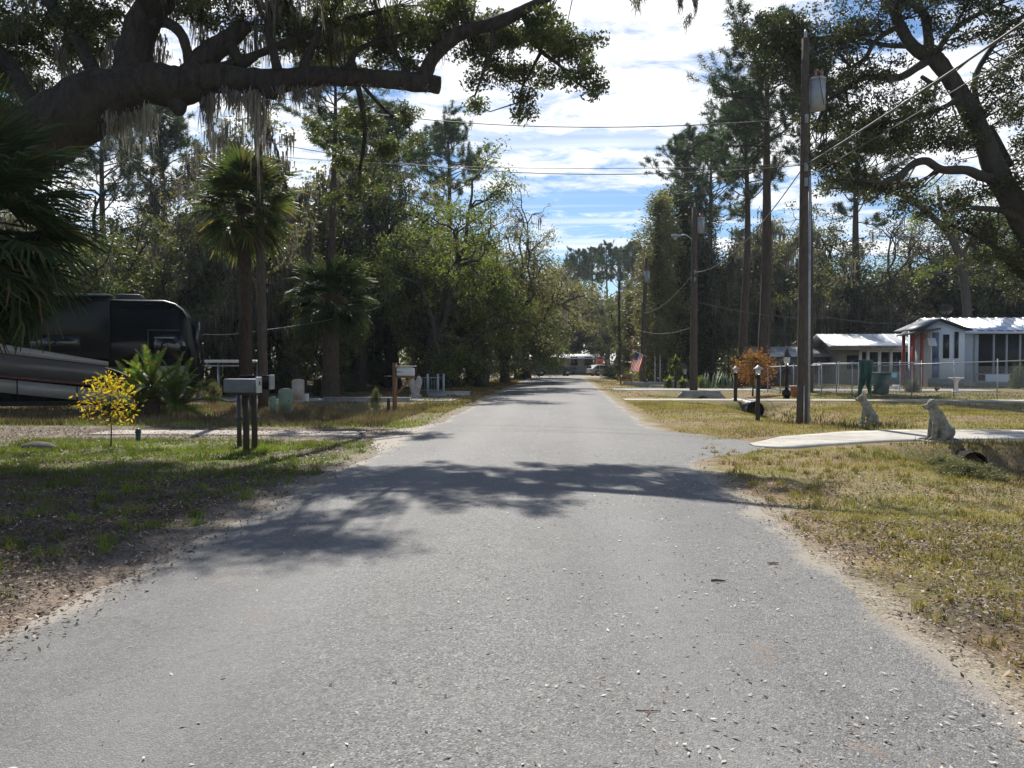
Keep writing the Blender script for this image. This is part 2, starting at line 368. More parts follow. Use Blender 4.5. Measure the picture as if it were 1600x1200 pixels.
def mat_asphalt():
    s = NT('worn_asphalt'); X, Y, Z = s.sep()
    st = s.n('ShaderNodeSeparateColor'); s.link(s.vor(115, True, 'Color'), st.inputs[0])
    d = s.vor(115, True, 'Distance'); st2 = s.n('ShaderNodeSeparateColor'); s.link(s.vor(48, True, 'Color'), st2.inputs[0])
    grain = s.m_('ADD', s.m_('MULTIPLY', st.outputs[0], .55), s.m_('MULTIPLY', st2.outputs[1], .45))
    base = s.mix(grain, (.072, .071, .069), (.242, .238, .230))
    base = s.mix(s.m_('MULTIPLY', s.m_('GREATER_THAN', st.outputs[1], .93), .7), base, (.40, .385, .36))
    base = s.mix(s.m_('MULTIPLY', s.m_('LESS_THAN', st.outputs[2], .12), .7), base, (.045, .045, .045))
    big = s.noise(.35, 5, .6, world=True, stretch=(1, .35, 1)); med = s.noise(2.3, 6, .65, world=True, off=(3, 3, 3))
    base = s.mix(s.m_('MULTIPLY', s.ramp(big, .40, .62), .5), base, (.10, .097, .094)); base = s.mix(s.m_('MULTIPLY', s.ramp(med, .5, .68), .22), base, (.24, .23, .215))
    # paler wheel tracks and a darker oil line, both wandering a little
    wx = s.m_('ADD', X, s.m_('MULTIPLY', s.m_('SUBTRACT', s.noise(.12, 3, .5, world=True), .5), .5))
    tr = s.m_('ABSOLUTE', s.m_('SUBTRACT', s.m_('ABSOLUTE', s.m_('ADD', wx, .6)), 1.25)); tr = s.m_('SUBTRACT', 1, s.ramp(tr, .1, .55))
    base = s.mix(s.m_('MULTIPLY', tr, .3), base, (.22, .215, .21))
    ln = s.m_('SUBTRACT', 1, s.ramp(s.m_('ABSOLUTE', s.m_('ADD', wx, .5)), .01, .07)); base = s.mix(s.m_('MULTIPLY', s.m_('MULTIPLY', ln, s.ramp(med, .35, .7)), .12), base, (.36, .35, .33))
    # sand washed over the ragged edges
    ap = s.m_('MULTIPLY', s.m_('MULTIPLY', s.ramp(Y, 13.0, 15.6), s.m_('SUBTRACT', 1, s.ramp(Y, 16.8, 20.5))), 1.9)
    e = s.m_('MINIMUM', s.m_('SUBTRACT', s.m_('ADD', ap, XR), X), s.m_('SUBTRACT', X, XL)); e = s.m_('ADD', e, s.m_('MULTIPLY', s.m_('SUBTRACT', s.noise(1.1, 6, .7, world=True, off=(9, 0, 0)), .5), 1.3))
    sand = s.m_('SUBTRACT', 1, s.ramp(e, -.12, .38)); gc = s.m_('MULTIPLY', sand, s.ramp(s.m_('ADD', sand, s.m_('MULTIPLY', grain, .7)), .7, 1.1))
    base = s.mix(s.m_('MULTIPLY', gc, .8), base, s.mix(s.noise(20, 4, .7, world=True), (.25, .21, .165), (.38, .335, .27)))
    # a few rusty and tar spots
    spot = s.noise(1.7, 3, .5, world=True, off=(11, 4, 0)); base = s.mix(s.m_('MULTIPLY', s.ramp(spot, .70, .75), .4), base, (.22, .14, .09))
    # old hairline cracks
    ck = s.n('ShaderNodeTexVoronoi', feature='DISTANCE_TO_EDGE'); mp = s.n('ShaderNodeMapping'); s.link(s.pos(True), mp.inputs[0])
    wv = s.noise(2.2, 5, .7, world=True, col=True); va = s.n('ShaderNodeMix', data_type='RGBA', blend_type='LINEAR_LIGHT'); va.inputs[0].default_value = .25; s.link(mp.outputs[0], va.inputs[6]); s.link(wv, va.inputs[7])
    s.link(va.outputs[2], ck.inputs['Vector']); ck.inputs['Scale'].default_value = .33
    cm = s.m_('MULTIPLY', s.m_('LESS_THAN', ck.outputs['Distance'], .0022), s.ramp(big, .48, .56)); base = s.mix(s.m_('MULTIPLY', cm, .45), base, (.06, .058, .055))
    h = s.m_('ADD', s.m_('MULTIPLY', d, -1.0), s.m_('MULTIPLY', s.noise(60, 3, .6, world=True), .6)); s.bump(h, .75, .006)
    MATS['asphalt'] = s.fin(base, .78, .45); return s.m
mat_ground(); mat_asphalt()
def mat_concrete(name, a, b):
    s = NT(name); f = s.noise(1.1, 6, .65); g = s.noise(25, 5, .7)
    c = s.mix(s.ramp(f, .35, .7), a, b); c = s.mix(s.m_('MULTIPLY', s.ramp(s.noise(2.6, 7, .75, off=(3, 1, 2)), .48, .68), .5), c, tuple(x * .55 for x in a)); s.bump(g, .3, .01)
    k = s.m_('ADD', .8, s.m_('MULTIPLY', g, .4)); cc = s.n('ShaderNodeCombineXYZ')
    for i in range(3): s.link(k, cc.inputs[i])
    MATS[name] = s.fin(s.mix(1.0, c, cc.outputs[0], 'MULTIPLY'), .85, .25); return s.m
mat_concrete('pale_concrete', (.40, .375, .325), (.52, .49, .435)); mat_concrete('grey_concrete', (.28, .29, .29), (.40, .41, .41)); mat_concrete('sandy_concrete', (.34, .30, .25), (.48, .44, .38))
def grid(xs, ys, zf):
    X, Y = np.meshgrid(xs, ys, indexing='xy'); Z = zf(X, Y); V = np.stack([X, Y, Z], -1).reshape(-1, 3)
    nx, ny = len(xs), len(ys); i = np.arange(ny - 1)[:, None] * nx + np.arange(nx - 1)[None, :]
    return V, np.stack([i, i + 1, i + nx + 1, i + nx], -1).reshape(-1, 4)
def build_ground():
    xs = np.unique(np.concatenate([-np.geomspace(30, 900, 18), np.arange(-30, 30, .3), np.geomspace(30, 900, 18)]))
    ys = np.unique(np.concatenate([-np.geomspace(3, 300, 12), np.arange(-3, 40, .3), np.arange(40, 100, .8), np.geomspace(100, 1500, 20)]))
    V, Q = grid(xs, ys, ground_z); link('ground', mesh_np('ground', V, Q, mats=[MATS['ground']], smooth=True), kind='structure')
    # road: slightly crowned strip with ragged edges
    g = np.random.default_rng(2); ys = np.concatenate([np.arange(-30, 45, .12), np.arange(45, 88, .5)]); n = 10
    el = XL + (fbm(ys, ys * 0 + 3, 1.6) - .5) * .34; er = XR + (fbm(ys, ys * 0 + 17, 1.4) - .5) * .34
    er = er + 1.75 * sst(ys, 13.2, 15.8) * (1 - sst(ys, 16.6, 20.5)); el = el - .7 * sst(ys, 14, 17) * (1 - sst(ys, 19.5, 22))
    t = np.linspace(0, 1, n + 1); X = el[:, None] * (1 - t) + er[:, None] * t; Y = np.repeat(ys[:, None], n + 1, 1)
    Z = .012 + .05 * np.sin(np.pi * t)[None, :] + 0 * Y; Z[:, 0] = .003; Z[:, -1] = .003
    i = np.arange(len(ys) - 1)[:, None] * (n + 1) + np.arange(n)[None, :]
    link('road', mesh_np('road', np.stack([X, Y, Z], -1), np.stack([i, i + 1, i + n + 2, i + n + 1], -1).reshape(-1, 4), mats=[MATS['asphalt']], smooth=True), kind='structure')
    V, Q = grid(np.linspace(-90, 90, 60), np.linspace(88, 94.5, 4), lambda x, y: .014 + 0 * x); link('cross_street', mesh_np('cross_street', V, Q, mats=[MATS['asphalt']]), kind='structure')
    # driveways: sheets that follow the ground and lift a few millimetres over it
    def drive(name, outline_lo, outline_hi, mat, x0, x1, step=.25, h=.02, nn=10):
        xs = np.arange(x0, x1 + .01, step) if x1 > x0 else np.arange(x1, x0 + .01, step)
        lo = outline_lo(xs); hi = outline_hi(xs); t = np.linspace(0, 1, nn)
        X = np.repeat(xs[:, None], nn, 1); Y = lo[:, None] * (1 - t) + hi[:, None] * t; Z = ground_z(X, Y) + h
        Z[:, 0] -= .05; Z[:, -1] -= .05; Y[:, 0] = Y[:, 1] - .012; Y[:, -1] = Y[:, -2] + .012
        i = np.arange(len(xs) - 1)[:, None] * nn + np.arange(nn - 1)[None, :]
        link(name, mesh_np(name, np.stack([X, Y, Z], -1), np.stack([i, i + nn, i + nn + 1, i + 1], -1).reshape(-1, 4), mats=[MATS[mat]], smooth=True), kind='structure')
    w = lambda x, a: (fbm(x, x * 0 + a, 1.1) - .5)
    drive('driveway', lambda x: np.interp(x, [3.6, 4.2, 6.7, 9.7, 24], [15.9, 15.5, 16.9, 17.5, 18.2]) + w(x, 1) * .1, lambda x: np.interp(x, [3.6, 4.6, 6.2, 8, 13, 16, 24], [16.4, 18.2, 19.5, 20.3, 20.4, 18.9, 19.6]) + w(x, 5) * .12, 'pale_concrete', 3.6, 24, h=.028)
    drive('driveway', lambda x: 34.4 + w(x, 2) * .3, lambda x: 36.4 + w(x, 6) * .3, 'sandy_concrete', XR + .5, 26, h=.03)
    drive('driveway', lambda x: 46.6 + w(x, 2) * .2, lambda x: 50.5 + w(x, 6) * .3, 'grey_concrete', XR + .8, 24, h=.03)
    drive('driveway', lambda x: 17.6 + w(x, 3) * .5, lambda x: 18.9 + w(x, 9) * .5, 'sandy_concrete', -10.5, -4.4, h=.018)
    drive('driveway', lambda x: 33.3 + w(x, 3) * .2, lambda x: 36.6 + w(x, 9) * .2, 'grey_concrete', -22, -4.3, h=.03)
build_ground()
# ------------------------------------------------------------------ grass, weeds, litter (all beyond counting)
def blades(name, mat, x0, x1, y0, y1, n, h, w, keep, seed, label, lean=.5, z0=-.005):
    g = np.random.default_rng(seed); x = g.uniform(x0, x1, n); y = y0 + (y1 - y0) * g.random(n) ** 1.35
    k = keep(x, y) > g.random(n); x = x[k]; y = y[k]; n = len(x)
    z = ground_z(x, y) + z0; th = g.uniform(0, 2 * np.pi, n); hh = h * g.uniform(.4, 1.25, n) * (1 + .02 * y); ww = w * g.uniform(.6, 1.4, n) * (1 + .05 * y)
    d = np.stack([np.cos(th), np.sin(th), 0 * th], 1); lt = g.uniform(0, 2 * np.pi, n); ln = g.uniform(.05, lean, n)
    B = np.stack([x, y, z], 1); T = B + np.stack([np.cos(lt) * ln * hh, np.sin(lt) * ln * hh, hh], 1)
    V = np.stack([B - d * ww[:, None] / 2, B + d * ww[:, None] / 2, T], 1).reshape(-1, 3)
    link(name, mesh_np(name, V, tris=np.arange(n * 3).reshape(n, 3), mats=[mat]), kind='stuff', label=label, cat='grass')
G1 = leafmat('verge_grass', (.15, .16, .04), (.26, .225, .08), (.30, .22, .12), .3, trans=.4, rough=.6, tcol=1.3, spec=.2)
G2 = leafmat('green_grass', (.085, .145, .025), (.16, .20, .045), (.22, .19, .08), .18, trans=.45, rough=.6, tcol=1.4, spec=.2)
G3 = leafmat('dry_weed', (.17, .115, .085), (.26, .20, .14), (.16, .17, .07), .35, trans=.3, rough=.8, tcol=1.1, spec=.1, tint=(1, .95, .7))
G3D = leafmat('ditch_weed', (.06, .055, .03), (.12, .10, .055), (.16, .12, .07), .2, trans=.25, rough=.8, tcol=1.1, spec=.1)
G4 = leafmat('straw', (.24, .16, .085), (.34, .25, .13), (.16, .17, .05), .25, trans=.35, rough=.8, tcol=1.1, spec=.1)
def infr(x, y): return (x / np.maximum(y, .1) < .66) & (x / np.maximum(y, .1) > -.76)
def in_dr_r(x, y): return (y > np.interp(x, [3, 4.2, 6.7, 9.7], [15.2, 15.4, 16.8, 17.4])) & (y < np.interp(x, [3, 6.2, 8, 13, 16], [17, 19.6, 20.4, 20.5, 19])) & (x > 3.0) | (y > 34) & (y < 36.8) | (y > 46.3) & (y < 50.8)
def k_right(x, y): return infr(x, y) * (x > XR + .25 + .6 * fbm(x, y, 1.2)) * ~in_dr_r(x, y) * np.clip((fbm(x + 3, y, .55) - .28) * 3.4, .05, 1) * np.clip((y - 3.2) / 5, .12, 1)
blades('verge_grass', G1, XR, 14, 3.2, 34, 170000, .045, .008, k_right, 1, 'short yellowing grass covering the verge right of the road')
blades('dry_grass', G4, XR, 26, 5, 70, 90000, .04, .011, lambda x, y: infr(x, y) * (x > XR + .5) * ~in_dr_r(x, y) * np.clip((fbm(x + 13, y + 9, .4) - .35) * 4, .08, 1) * .9, 2, 'dry brown grass in patches over the right-hand verge and yard')
blades('green_grass', G2, 4, 30, 13.5, 60, 60000, .055, .012, lambda x, y: infr(x, y) * ~in_dr_r(x, y) * np.clip(np.exp(-((y - 15) / 1.1) ** 2) * (x > 5) + np.exp(-((y - 39) / 2.0) ** 2) + .08, 0, 1), 3, 'greener grass by the ditch and in front of the wire fence')
def k_left(x, y): return infr(x, y) * (x < XL - .5) * (y < 16.6) * np.clip((fbm(x, y, .7) - .44) * 6, .02, 1) * np.clip((y - 8.5) / 6, .04, 1)
blades('green_grass', G2, -14, XL, 6, 16.6, 100000, .055, .011, k_left, 4, 'fresh green grass on the left verge around the grey mailboxes')
def k_weed(x, y): return infr(x, y) * (x < XL - 1.2) * np.clip((fbm(x + 5, y, .6) - .30) * 4, .08, 1) * (y > 20.3)
blades('dry_weeds', G3, -20, XL - .6, 20.3, 30, 42000, .12, .013, k_weed, 5, 'reddish brown dead weeds filling the left-hand ditch', lean=.6)
blades('green_grass', G2, -20, XL - .3, 20, 34, 36000, .07, .014, lambda x, y: infr(x, y) * np.clip(np.exp(-((y - 20.9) / .8) ** 2) + .22 * (x > -7), 0, 1), 6, 'green grass fringe behind the sandy driveway')
blades('dry_grass', G4, -9, XL, 26, 80, 30000, .05, .014, lambda x, y: infr(x, y) * (x < XL - .4) * .8, 7, 'dry grass strip along the left road edge further off')
def litter(name, mat, n, x0, x1, y0, y1, keep, size, seed, label, lift=.012, flat=1.4):
    g = np.random.default_rng(seed); x = g.uniform(x0, x1, n); y = y0 + (y1 - y0) * g.random(n) ** 1.3; k = keep(x, y) > g.random(n); x = x[k]; y = y[k]
    onroad = (x > XL) & (x < XR); z = np.where(onroad, .016 + .05 * np.sin(np.pi * np.clip((x - XL) / (XR - XL), 0, 1)), ground_z(x, y) + .012) + lift * g.random(len(x))
    mb = MB(); leaves(mb, g, np.stack([x, y, z], 1), size, .42, up=flat, jit=.5); link(name, mb.mesh(name, mat), kind='stuff', label=label, cat='leaves')
LIT = leafmat('leaf_litter', (.22, .165, .115), (.46, .39, .31), (.12, .07, .04), .3, trans=.12, rough=.7, spec=.25, tcol=1, tint=(1, .9, .8))
LITR = leafmat('road_litter', (.40, .33, .26), (.78, .72, .64), (.14, .08, .05), .25, trans=.1, rough=.7, spec=.25, tcol=1, tint=(1, .9, .8))
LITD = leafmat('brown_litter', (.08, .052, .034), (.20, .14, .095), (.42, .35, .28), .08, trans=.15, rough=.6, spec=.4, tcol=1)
litter('fallen_leaves', LIT, 75000, XR - .2, 9, 3, 16, lambda x, y: infr(x, y) * np.clip((fbm(x, y, .9) - .34) * 3, .03, 1) * np.clip(1.25 - (y - 3) / 9, .06, 1) * np.clip((x - XR + .3) / .9, .05, 1), .036, 11, 'pale fallen leaves scattered over the right verge')
litter('fallen_leaves', LITR, 10000, XL, XR + .2, 2.8, 16, lambda x, y: infr(x, y) * np.clip(.18 + (x + .8) * .32, .07, 1) * np.clip((fbm(x + 8, y, 1.1) - .2) * 2, .1, 1), .027, 12, 'small pale leaves scattered on the asphalt', lift=.006, flat=2.5)
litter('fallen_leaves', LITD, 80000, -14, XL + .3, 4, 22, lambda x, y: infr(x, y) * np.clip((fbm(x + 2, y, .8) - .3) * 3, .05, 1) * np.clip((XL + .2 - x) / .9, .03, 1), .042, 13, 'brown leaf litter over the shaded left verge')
litter('fallen_leaves', LIT, 9000, 3, 20, 10, 34, lambda x, y: infr(x, y) * ~((y > 17) & (y < 19.8)) * np.clip((fbm(x + 9, y, .7) - .35) * 2.4, .05, 1), .045, 14, 'thin scatter of fallen leaves across the lawn by the driveway')
litter('fallen_leaves', LIT, 9000, -16, XL - .1, 16, 27, lambda x, y: infr(x, y) * 1.0 * np.clip((fbm(x + 9, y, .7) - .3) * 2.4, .05, 1), .05, 15, 'leaf scatter over the sandy driveway on the left')
# stick, curled leaf and twig lying on the asphalt
WOODD = solid('dark_twig', (.10, .065, .045), .9, .2)
blades('verge_grass', G1, XR + .2, 5.5, 3.0, 9, 42000, .035, .006, lambda x, y: infr(x, y) * (x > XR + .35 + .5 * fbm(x, y, 1.2)) * np.clip((fbm(x + 3, y, .8) - .25) * 2.6, .1, 1), 8, 'sparse low grass at the near edge of the right verge')
blades('ditch_weeds', G3D, 6.3, 9.2, 11, 33, 26000, .11, .012, lambda x, y: infr(x, y) * ~in_dr_r(x, y) * np.exp(-((x - 7.6) / .8) ** 2) * np.clip((fbm(x, y, 1.3) - .3) * 3, .1, 1), 9, 'dark tangled weeds along the bottom of the right-hand ditch')
litter('fallen_leaves', LIT, 26000, XR - .05, 5.2, 2.9, 8.5, lambda x, y: infr(x, y) * np.clip((fbm(x, y, 1.3) - .2) * 2.2, .15, 1) * np.clip((x - XR + .1) / .8, .05, 1), .036, 16, 'thick drift of pale leaves at the near right road edge')
litter('fallen_leaves', LITD, 26000, XR, 8, 2.9, 12, lambda x, y: infr(x, y) * np.clip((fbm(x + 4, y, 1.0) - .25) * 2.2, .15, 1) * np.clip((x - XR + .1) / .5, .05, 1), .034, 17, 'brown leaves and bark bits over the near right verge')
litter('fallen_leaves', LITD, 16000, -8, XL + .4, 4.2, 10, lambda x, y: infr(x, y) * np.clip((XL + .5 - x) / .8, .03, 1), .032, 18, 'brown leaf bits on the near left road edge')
def tufts(name, mat, spots, label, h=.10, seed=1):
    g = np.random.default_rng(seed); B = []; 
    for (x, y, r, n) in spots:
        a = g.uniform(0, 6.28, n); rr = r * g.random(n) ** .7; B.append(np.stack([x + np.cos(a) * rr, y + np.sin(a) * rr, rr / r], 1))
    B = np.vstack(B); n = len(B); z = ground_z(B[:, 0], B[:, 1]); hh = h * (1.25 - .7 * B[:, 2]) * g.uniform(.5, 1.3, n); th = g.uniform(0, 6.28, n); d = np.stack([np.cos(th), np.sin(th), 0 * th], 1) * .005; lt = g.uniform(0, 6.28, n); ln = g.uniform(.1, .9, n)
    P = np.stack([B[:, 0], B[:, 1], z - .004], 1); M = P + np.stack([np.cos(lt) * ln * hh * .35, np.sin(lt) * ln * hh * .35, hh * .6], 1); T = P + np.stack([np.cos(lt) * ln * hh, np.sin(lt) * ln * hh, hh * .95], 1)
    V = np.stack([P - d, P + d, M + d * .8, M - d * .8, T], 1).reshape(-1, 3); i = np.arange(n) * 5
    link(name, mesh_np(name, V, np.stack([i, i + 1, i + 2, i + 3], 1), np.stack([i + 3, i + 2, i + 4], 1), [mat]), kind='stuff', label=label, cat='grass')
_g = np.random.default_rng(77)
sp = []
while len(sp) < 330:
    x, y = _g.uniform(XR + .2, 9), 3.2 + 13 * _g.random() ** 1.3
    if infr(x, y) and not in_dr_r(np.array(x), np.array(y)): sp.append((x, y, _g.uniform(.05, .16), int(_g.uniform(14, 40))))
tufts('grass_tufts', G1, sp, 'uneven tufts of longer grass along the right verge', .085, 3)
sp = []
while len(sp) < 330:
    x, y = _g.uniform(-12, XL - .25), 4.2 + 12 * _g.random()
    if infr(x, y): sp.append((x, y, _g.uniform(.06, .2), int(_g.uniform(16, 46))))
tufts('grass_tufts', G2, sp, 'uneven tufts of longer grass along the left verge', .10, 4)
def RG(px, py):
    p = G(px, py, .03)
    for _ in range(4): p = G(px, py, .014 + .05 * math.sin(math.pi * (p.x - XL) / (XR - XL)))
    return p
def road_bits():
    p = RG(1209, 881); mb = MB(); g = np.random.default_rng(3)
    for k, (dx, w_, a) in enumerate(((-.025, .05, .5), (.012, .045, -.3))):
        xs = np.linspace(-.03, .03, 6); ys = np.linspace(-.018, .018, 4); V = [(x + dx, y * (1 - abs(x) / .035), .001 + 9 * x * x * (1 - k * .5) + 22 * y * y) for y in ys for x in xs]
        mb.add(np.array(V), [(r * 6 + c, r * 6 + c + 1, r * 6 + c + 7, r * 6 + c + 6) for r in range(3) for c in range(5)])
    mb.build('curled_leaf', leafmat('curled_leaf_brown', (.09, .05, .03), (.16, .09, .06), trans=.1), None, label='dark curled dead leaf on the asphalt near the right edge', cat='leaf', loc=p, rot=(0, 0, .2))
    p = RG(1122, 908); mb = MB(); mb.tube([(-.05, 0, .004), (-.02, .004, .008), (.02, -.002, .006), (.055, .003, .003)], [.006, .008, .007, .003], 6); mb.build('twig', WOODD, label='short dark twig lying on the asphalt below the curled leaf', cat='twig', loc=p)
    p = RG(1015, 1112); mb = MB(); mb.tube([(-.06, .01, .002), (0, 0, .004), (.05, .012, .002)], [.0025, .003, .001], 5); mb.tube([(0, 0, .004), (-.02, -.06, .002)], [.0025, .001], 5); mb.build('twig', solid('reddish_twig', (.20, .09, .05), .8), label='thin forked reddish twig on the asphalt in the foreground', cat='twig', loc=p)
road_bits()
# ------------------------------------------------------------------ tree builders
BARK = barkmat('oak_bark', (.022, .019, .017), (.075, .065, .058), 7, moss=(.06, .06, .042)); BARKG = barkmat('grey_bark', (.035, .031, .028), (.10, .09, .082), 7, moss=(.08, .08, .062))
BARKP = barkmat('pine_bark', (.04, .03, .026), (.10, .078, .064), 6); BARKS = barkmat('palm_bark', (.045, .033, .027), (.115, .088, .068), 14)
OAKL = leafmat('oak_leaf', (.046, .064, .027), (.10, .125, .045), (.17, .135, .07), .10, trans=.42, rough=.5, spec=.35)
OAKD = leafmat('dark_leaf', (.036, .048, .026), (.068, .084, .038), (.12, .095, .055), .10, trans=.4, rough=.5, spec=.35)
LIME = leafmat('bright_leaf', (.10, .145, .036), (.18, .22, .065), (.20, .17, .07), .15, trans=.48, rough=.6, tcol=1.6, spec=.2)
OLIV = leafmat('olive_leaf', (.10, .115, .05), (.175, .18, .085), (.21, .165, .10), .2, trans=.44, rough=.5)
SPAR = leafmat('sparse_leaf', (.11, .105, .055), (.17, .14, .075), (.20, .12, .08), .25, trans=.35, rough=.6, tcol=1.2)
PINE = leafmat('pine_needle', (.032, .062, .030), (.06, .10, .045), (.09, .09, .04), .1, trans=.25, rough=.5, spec=.4)
MOSS = leafmat('spanish_moss', (.15, .143, .125), (.25, .235, .205), (.10, .093, .08), .2, trans=.42, rough=.95, spec=.05, tcol=1.1, tint=(1, .98, .9))
MOSSD = leafmat('grey_moss', (.13, .122, .105), (.20, .188, .16), (.10, .09, .075), .2, trans=.3, rough=.95, spec=.05, tcol=1.1, tint=(1, .98, .9))
def wobble(g, p0, d, L, n, w, lift=0.0):
    P = [np.array(p0, float)]; d = np.array(d, float); d /= np.linalg.norm(d)
    for _ in range(n):
        d = d + g.normal(size=3) * w + np.array([0, 0, lift]); d /= np.linalg.norm(d); P.append(P[-1] + d * L / n)
    return np.array(P), d
def gen_oak(seed, H=12, crown=5.5, fork=2.6, nleaf=26000, ls=.17, mossn=45, mossL=(.6, 2.0), limbs=6, up=.55, r0=.32, sparse=1.0, mats=(BARK, OAKL, MOSS), lvl=3, low=0.3, clr=.62):
    g = np.random.default_rng(seed); wb = MB(); tips = []; allp = []
    P, d = wobble(g, (0, 0, -.1), (g.normal() * .12, g.normal() * .12, 1), fork, 5, .10); r = np.linspace(r0 * 1.25, r0 * .8, 6); r[0] *= 1.25; wb.tube(P, r, 10)
    def br(p, d, L, r, k):
        n = 5 if k < 2 else 4
        Q, dd = wobble(g, p, d, L, n, .20 + .05 * k, up * .10 if k < 2 else .02)
        wb.tube(Q, np.linspace(r, r * .45, n + 1), 7 if k < 2 else (5 if k < 3 else 3), cap=False)
        if k <= 2: allp.append(Q)
        if k == lvl: tips.append(Q[-1]); tips.append(Q[-2]); return
        m = (4, 4, 5, 4)[k]
        for i in range(m):
            f = 1.0 if i == 0 else g.uniform(.35, .95); q = Q[min(n, int(round(f * n)))]
            nd = dd * .7 + rnd_unit(g, 1)[0] * .85 + np.array([0, 0, .12 - .1 * low]); nd[2] *= .8
            br(q, nd, L * g.uniform(.5, .72), r * .5, k + 1)
    for i in range(limbs):
        a = 2 * np.pi * i / limbs + g.uniform(-.4, .4); e = g.uniform(.25, 1.1) * up * 1.6
        br(P[-1] - np.array([0, 0, g.uniform(0, fork * .25)]), (math.cos(a), math.sin(a), e), crown * g.uniform(.45, .62), r0 * .55, 0)
    if up > .4: br(P[-1], (g.normal() * .2, g.normal() * .2, 1), H * .35, r0 * .6, 0)
    T = np.array(tips); zmax = T[:, 2].max(); s_ = (H - .3) / zmax; sh = np.array([1, 1, s_]);
    lf = MB(); per = max(1, int(nleaf / len(T))); C = np.repeat(T, per, 0)
    C = C + rnd_unit(g, len(C)) * (g.random(len(C)) ** .6)[:, None] * np.array([clr, clr, clr * .7]); C = C[g.random(len(C)) < sparse]
    C = C * sh; leaves(lf, g, C, ls, .5, up=.25)
    wv = np.vstack(wb.V) * sh; wb.V = [wv]
    ms = MB(); A = np.vstack([q for q in allp])[:, :]; A = A[g.integers(0, len(A), mossn)]; A2 = T[g.integers(0, len(T), mossn)]; A = np.vstack([A, A2]) * sh; A = A[A[:, 2] > mossL[1] * .8 + .5]
    if mossn: moss(ms, g, A, 12, mossL, .065, .17, 3)
    return dict(wood=wb.mesh('trunk', mats[0], True), leaf=lf.mesh('foliage', mats[1]), moss=ms.mesh('spanish_moss', mats[2]) if mossn else None)
def gen_pine(seed, H=20, clear=.55, spread=3.2, r0=.33, lean=0, mats=(BARKP, PINE), nb=46, tuft=30, nl=.34, nw=.036):
    g = np.random.default_rng(seed); wb = MB(); k = 14
    t = np.linspace(0, 1, k); P = np.stack([lean * H * t ** 1.5 + .12 * np.sin(t * 7 + seed), .12 * np.cos(t * 5 + seed), t * H - .1], 1); wb.tube(P, r0 * (1 - .8 * t ** 1.3) * (1 + .4 * np.exp(-t * 30)), 9)
    tips = []
    for i in range(nb):
        f = clear + (1 - clear) * (i / nb) ** .85; q = np.array([np.interp(f, t, P[:, 0]), np.interp(f, t, P[:, 1]), f * H])
        a = i * 2.4 + g.uniform(-.5, .5); env = math.sin(min(1, (1 - (f - clear) / (1 - clear)) * 1.25 + .12) * math.pi / 2) * (.55 + .45 * min(1, (f - clear) * 9)); L = spread * env * g.uniform(.55, 1.15)
        Q, dd = wobble(g, q, (math.cos(a), math.sin(a), g.uniform(.0, .45)), L, 5, .16, .07); wb.tube(Q, np.linspace(.05, .018, 6), 5, cap=False)
        for m in range(9):
            w_ = g.uniform(.35, 1); p = Q[min(5, int(w_ * 5 + .5))]
            S, d2 = wobble(g, p, dd + rnd_unit(g, 1)[0] * .9 + np.array([0, 0, .25]), L * .32 + .25, 3, .2, .1); wb.tube(S, [.018, .013, .010, .007], 3, cap=False); tips += [S[-1], S[-1] * .5 + S[-2] * .5, S[-2]]
    T = np.array(tips); n = len(T) * tuft; C = np.repeat(T, tuft, 0) + g.normal(size=(n, 3)) * .06
    d = rnd_unit(g, n) + np.array([0, 0, .45]); d /= np.linalg.norm(d, axis=1)[:, None]; s = np.cross(d, rnd_unit(g, n)); s /= np.linalg.norm(s, axis=1)[:, None]
    L = (nl * g.uniform(.7, 1.2, n))[:, None]; V = np.stack([C - s * nw / 2, C + s * nw / 2, C + d * L + np.array([0, 0, -.03])], 1).reshape(-1, 3)
    return dict(wood=wb.mesh('trunk', mats[0], True), leaf=mesh_np('needles', V, tris=np.arange(n * 3).reshape(n, 3), mats=[mats[1]]), moss=None)
def put_tree(name, T, loc, label, cat='tree', group=None, rz=0, s=(1, 1, 1), leafname='crown'):
    t = thing(name, label, cat, loc, rz, group, s)
    link('trunk', T['wood'], t); link(leafname, T['leaf'], t)
    if T.get('moss'): link('spanish_moss', T['moss'], t, kind='stuff')
    return t
# a tree traced along its real limbs: limbs in (photo x, y, radius px, depth offset); everything is real 3-D at distance Y
def limb3(pts, Y, k=4, rs=1.0):
    A = smooth_poly(np.array(pts, float), k); P = np.array([PT(a[0], a[1], Y + a[3])[:] for a in A]); return P, np.maximum(.012, A[:, 2] * Y / F * rs)
def ragged(P, r, g, amt=.12): return r * (1 + amt * g.normal(size=len(r)))
def knobby_tube(mb, P, r, g, n=14, amt=.10, st=3):     # limb with burrs and ridges
    P = smooth_poly(np.hstack([P, r[:, None]]), st); r2 = P[:, 3]; P = P[:, :3]
    m0 = mb.n; mb.tube(P, r2, n); V = mb.V[-1]; k = len(P); c = np.repeat(P, n, 0); d = V[:k * n] - c
    L = np.linalg.norm(d, axis=1)[:, None] + 1e-9
    ph = np.tile(np.arange(n), k) * 1.7; ar = np.repeat(np.arange(k), n)
    h = fbm(V[:k * n, 0] * 1 + 40, V[:k * n, 2] + V[:k * n, 1] + 40, 2.2) - .5; h2 = fbm(V[:k * n, 0] + 9, V[:k * n, 1] - V[:k * n, 2] + 80, 6) - .5
    V[:k * n] = c + d * (1 + amt * 2.4 * h[:, None] + amt * 1.4 * h2[:, None])
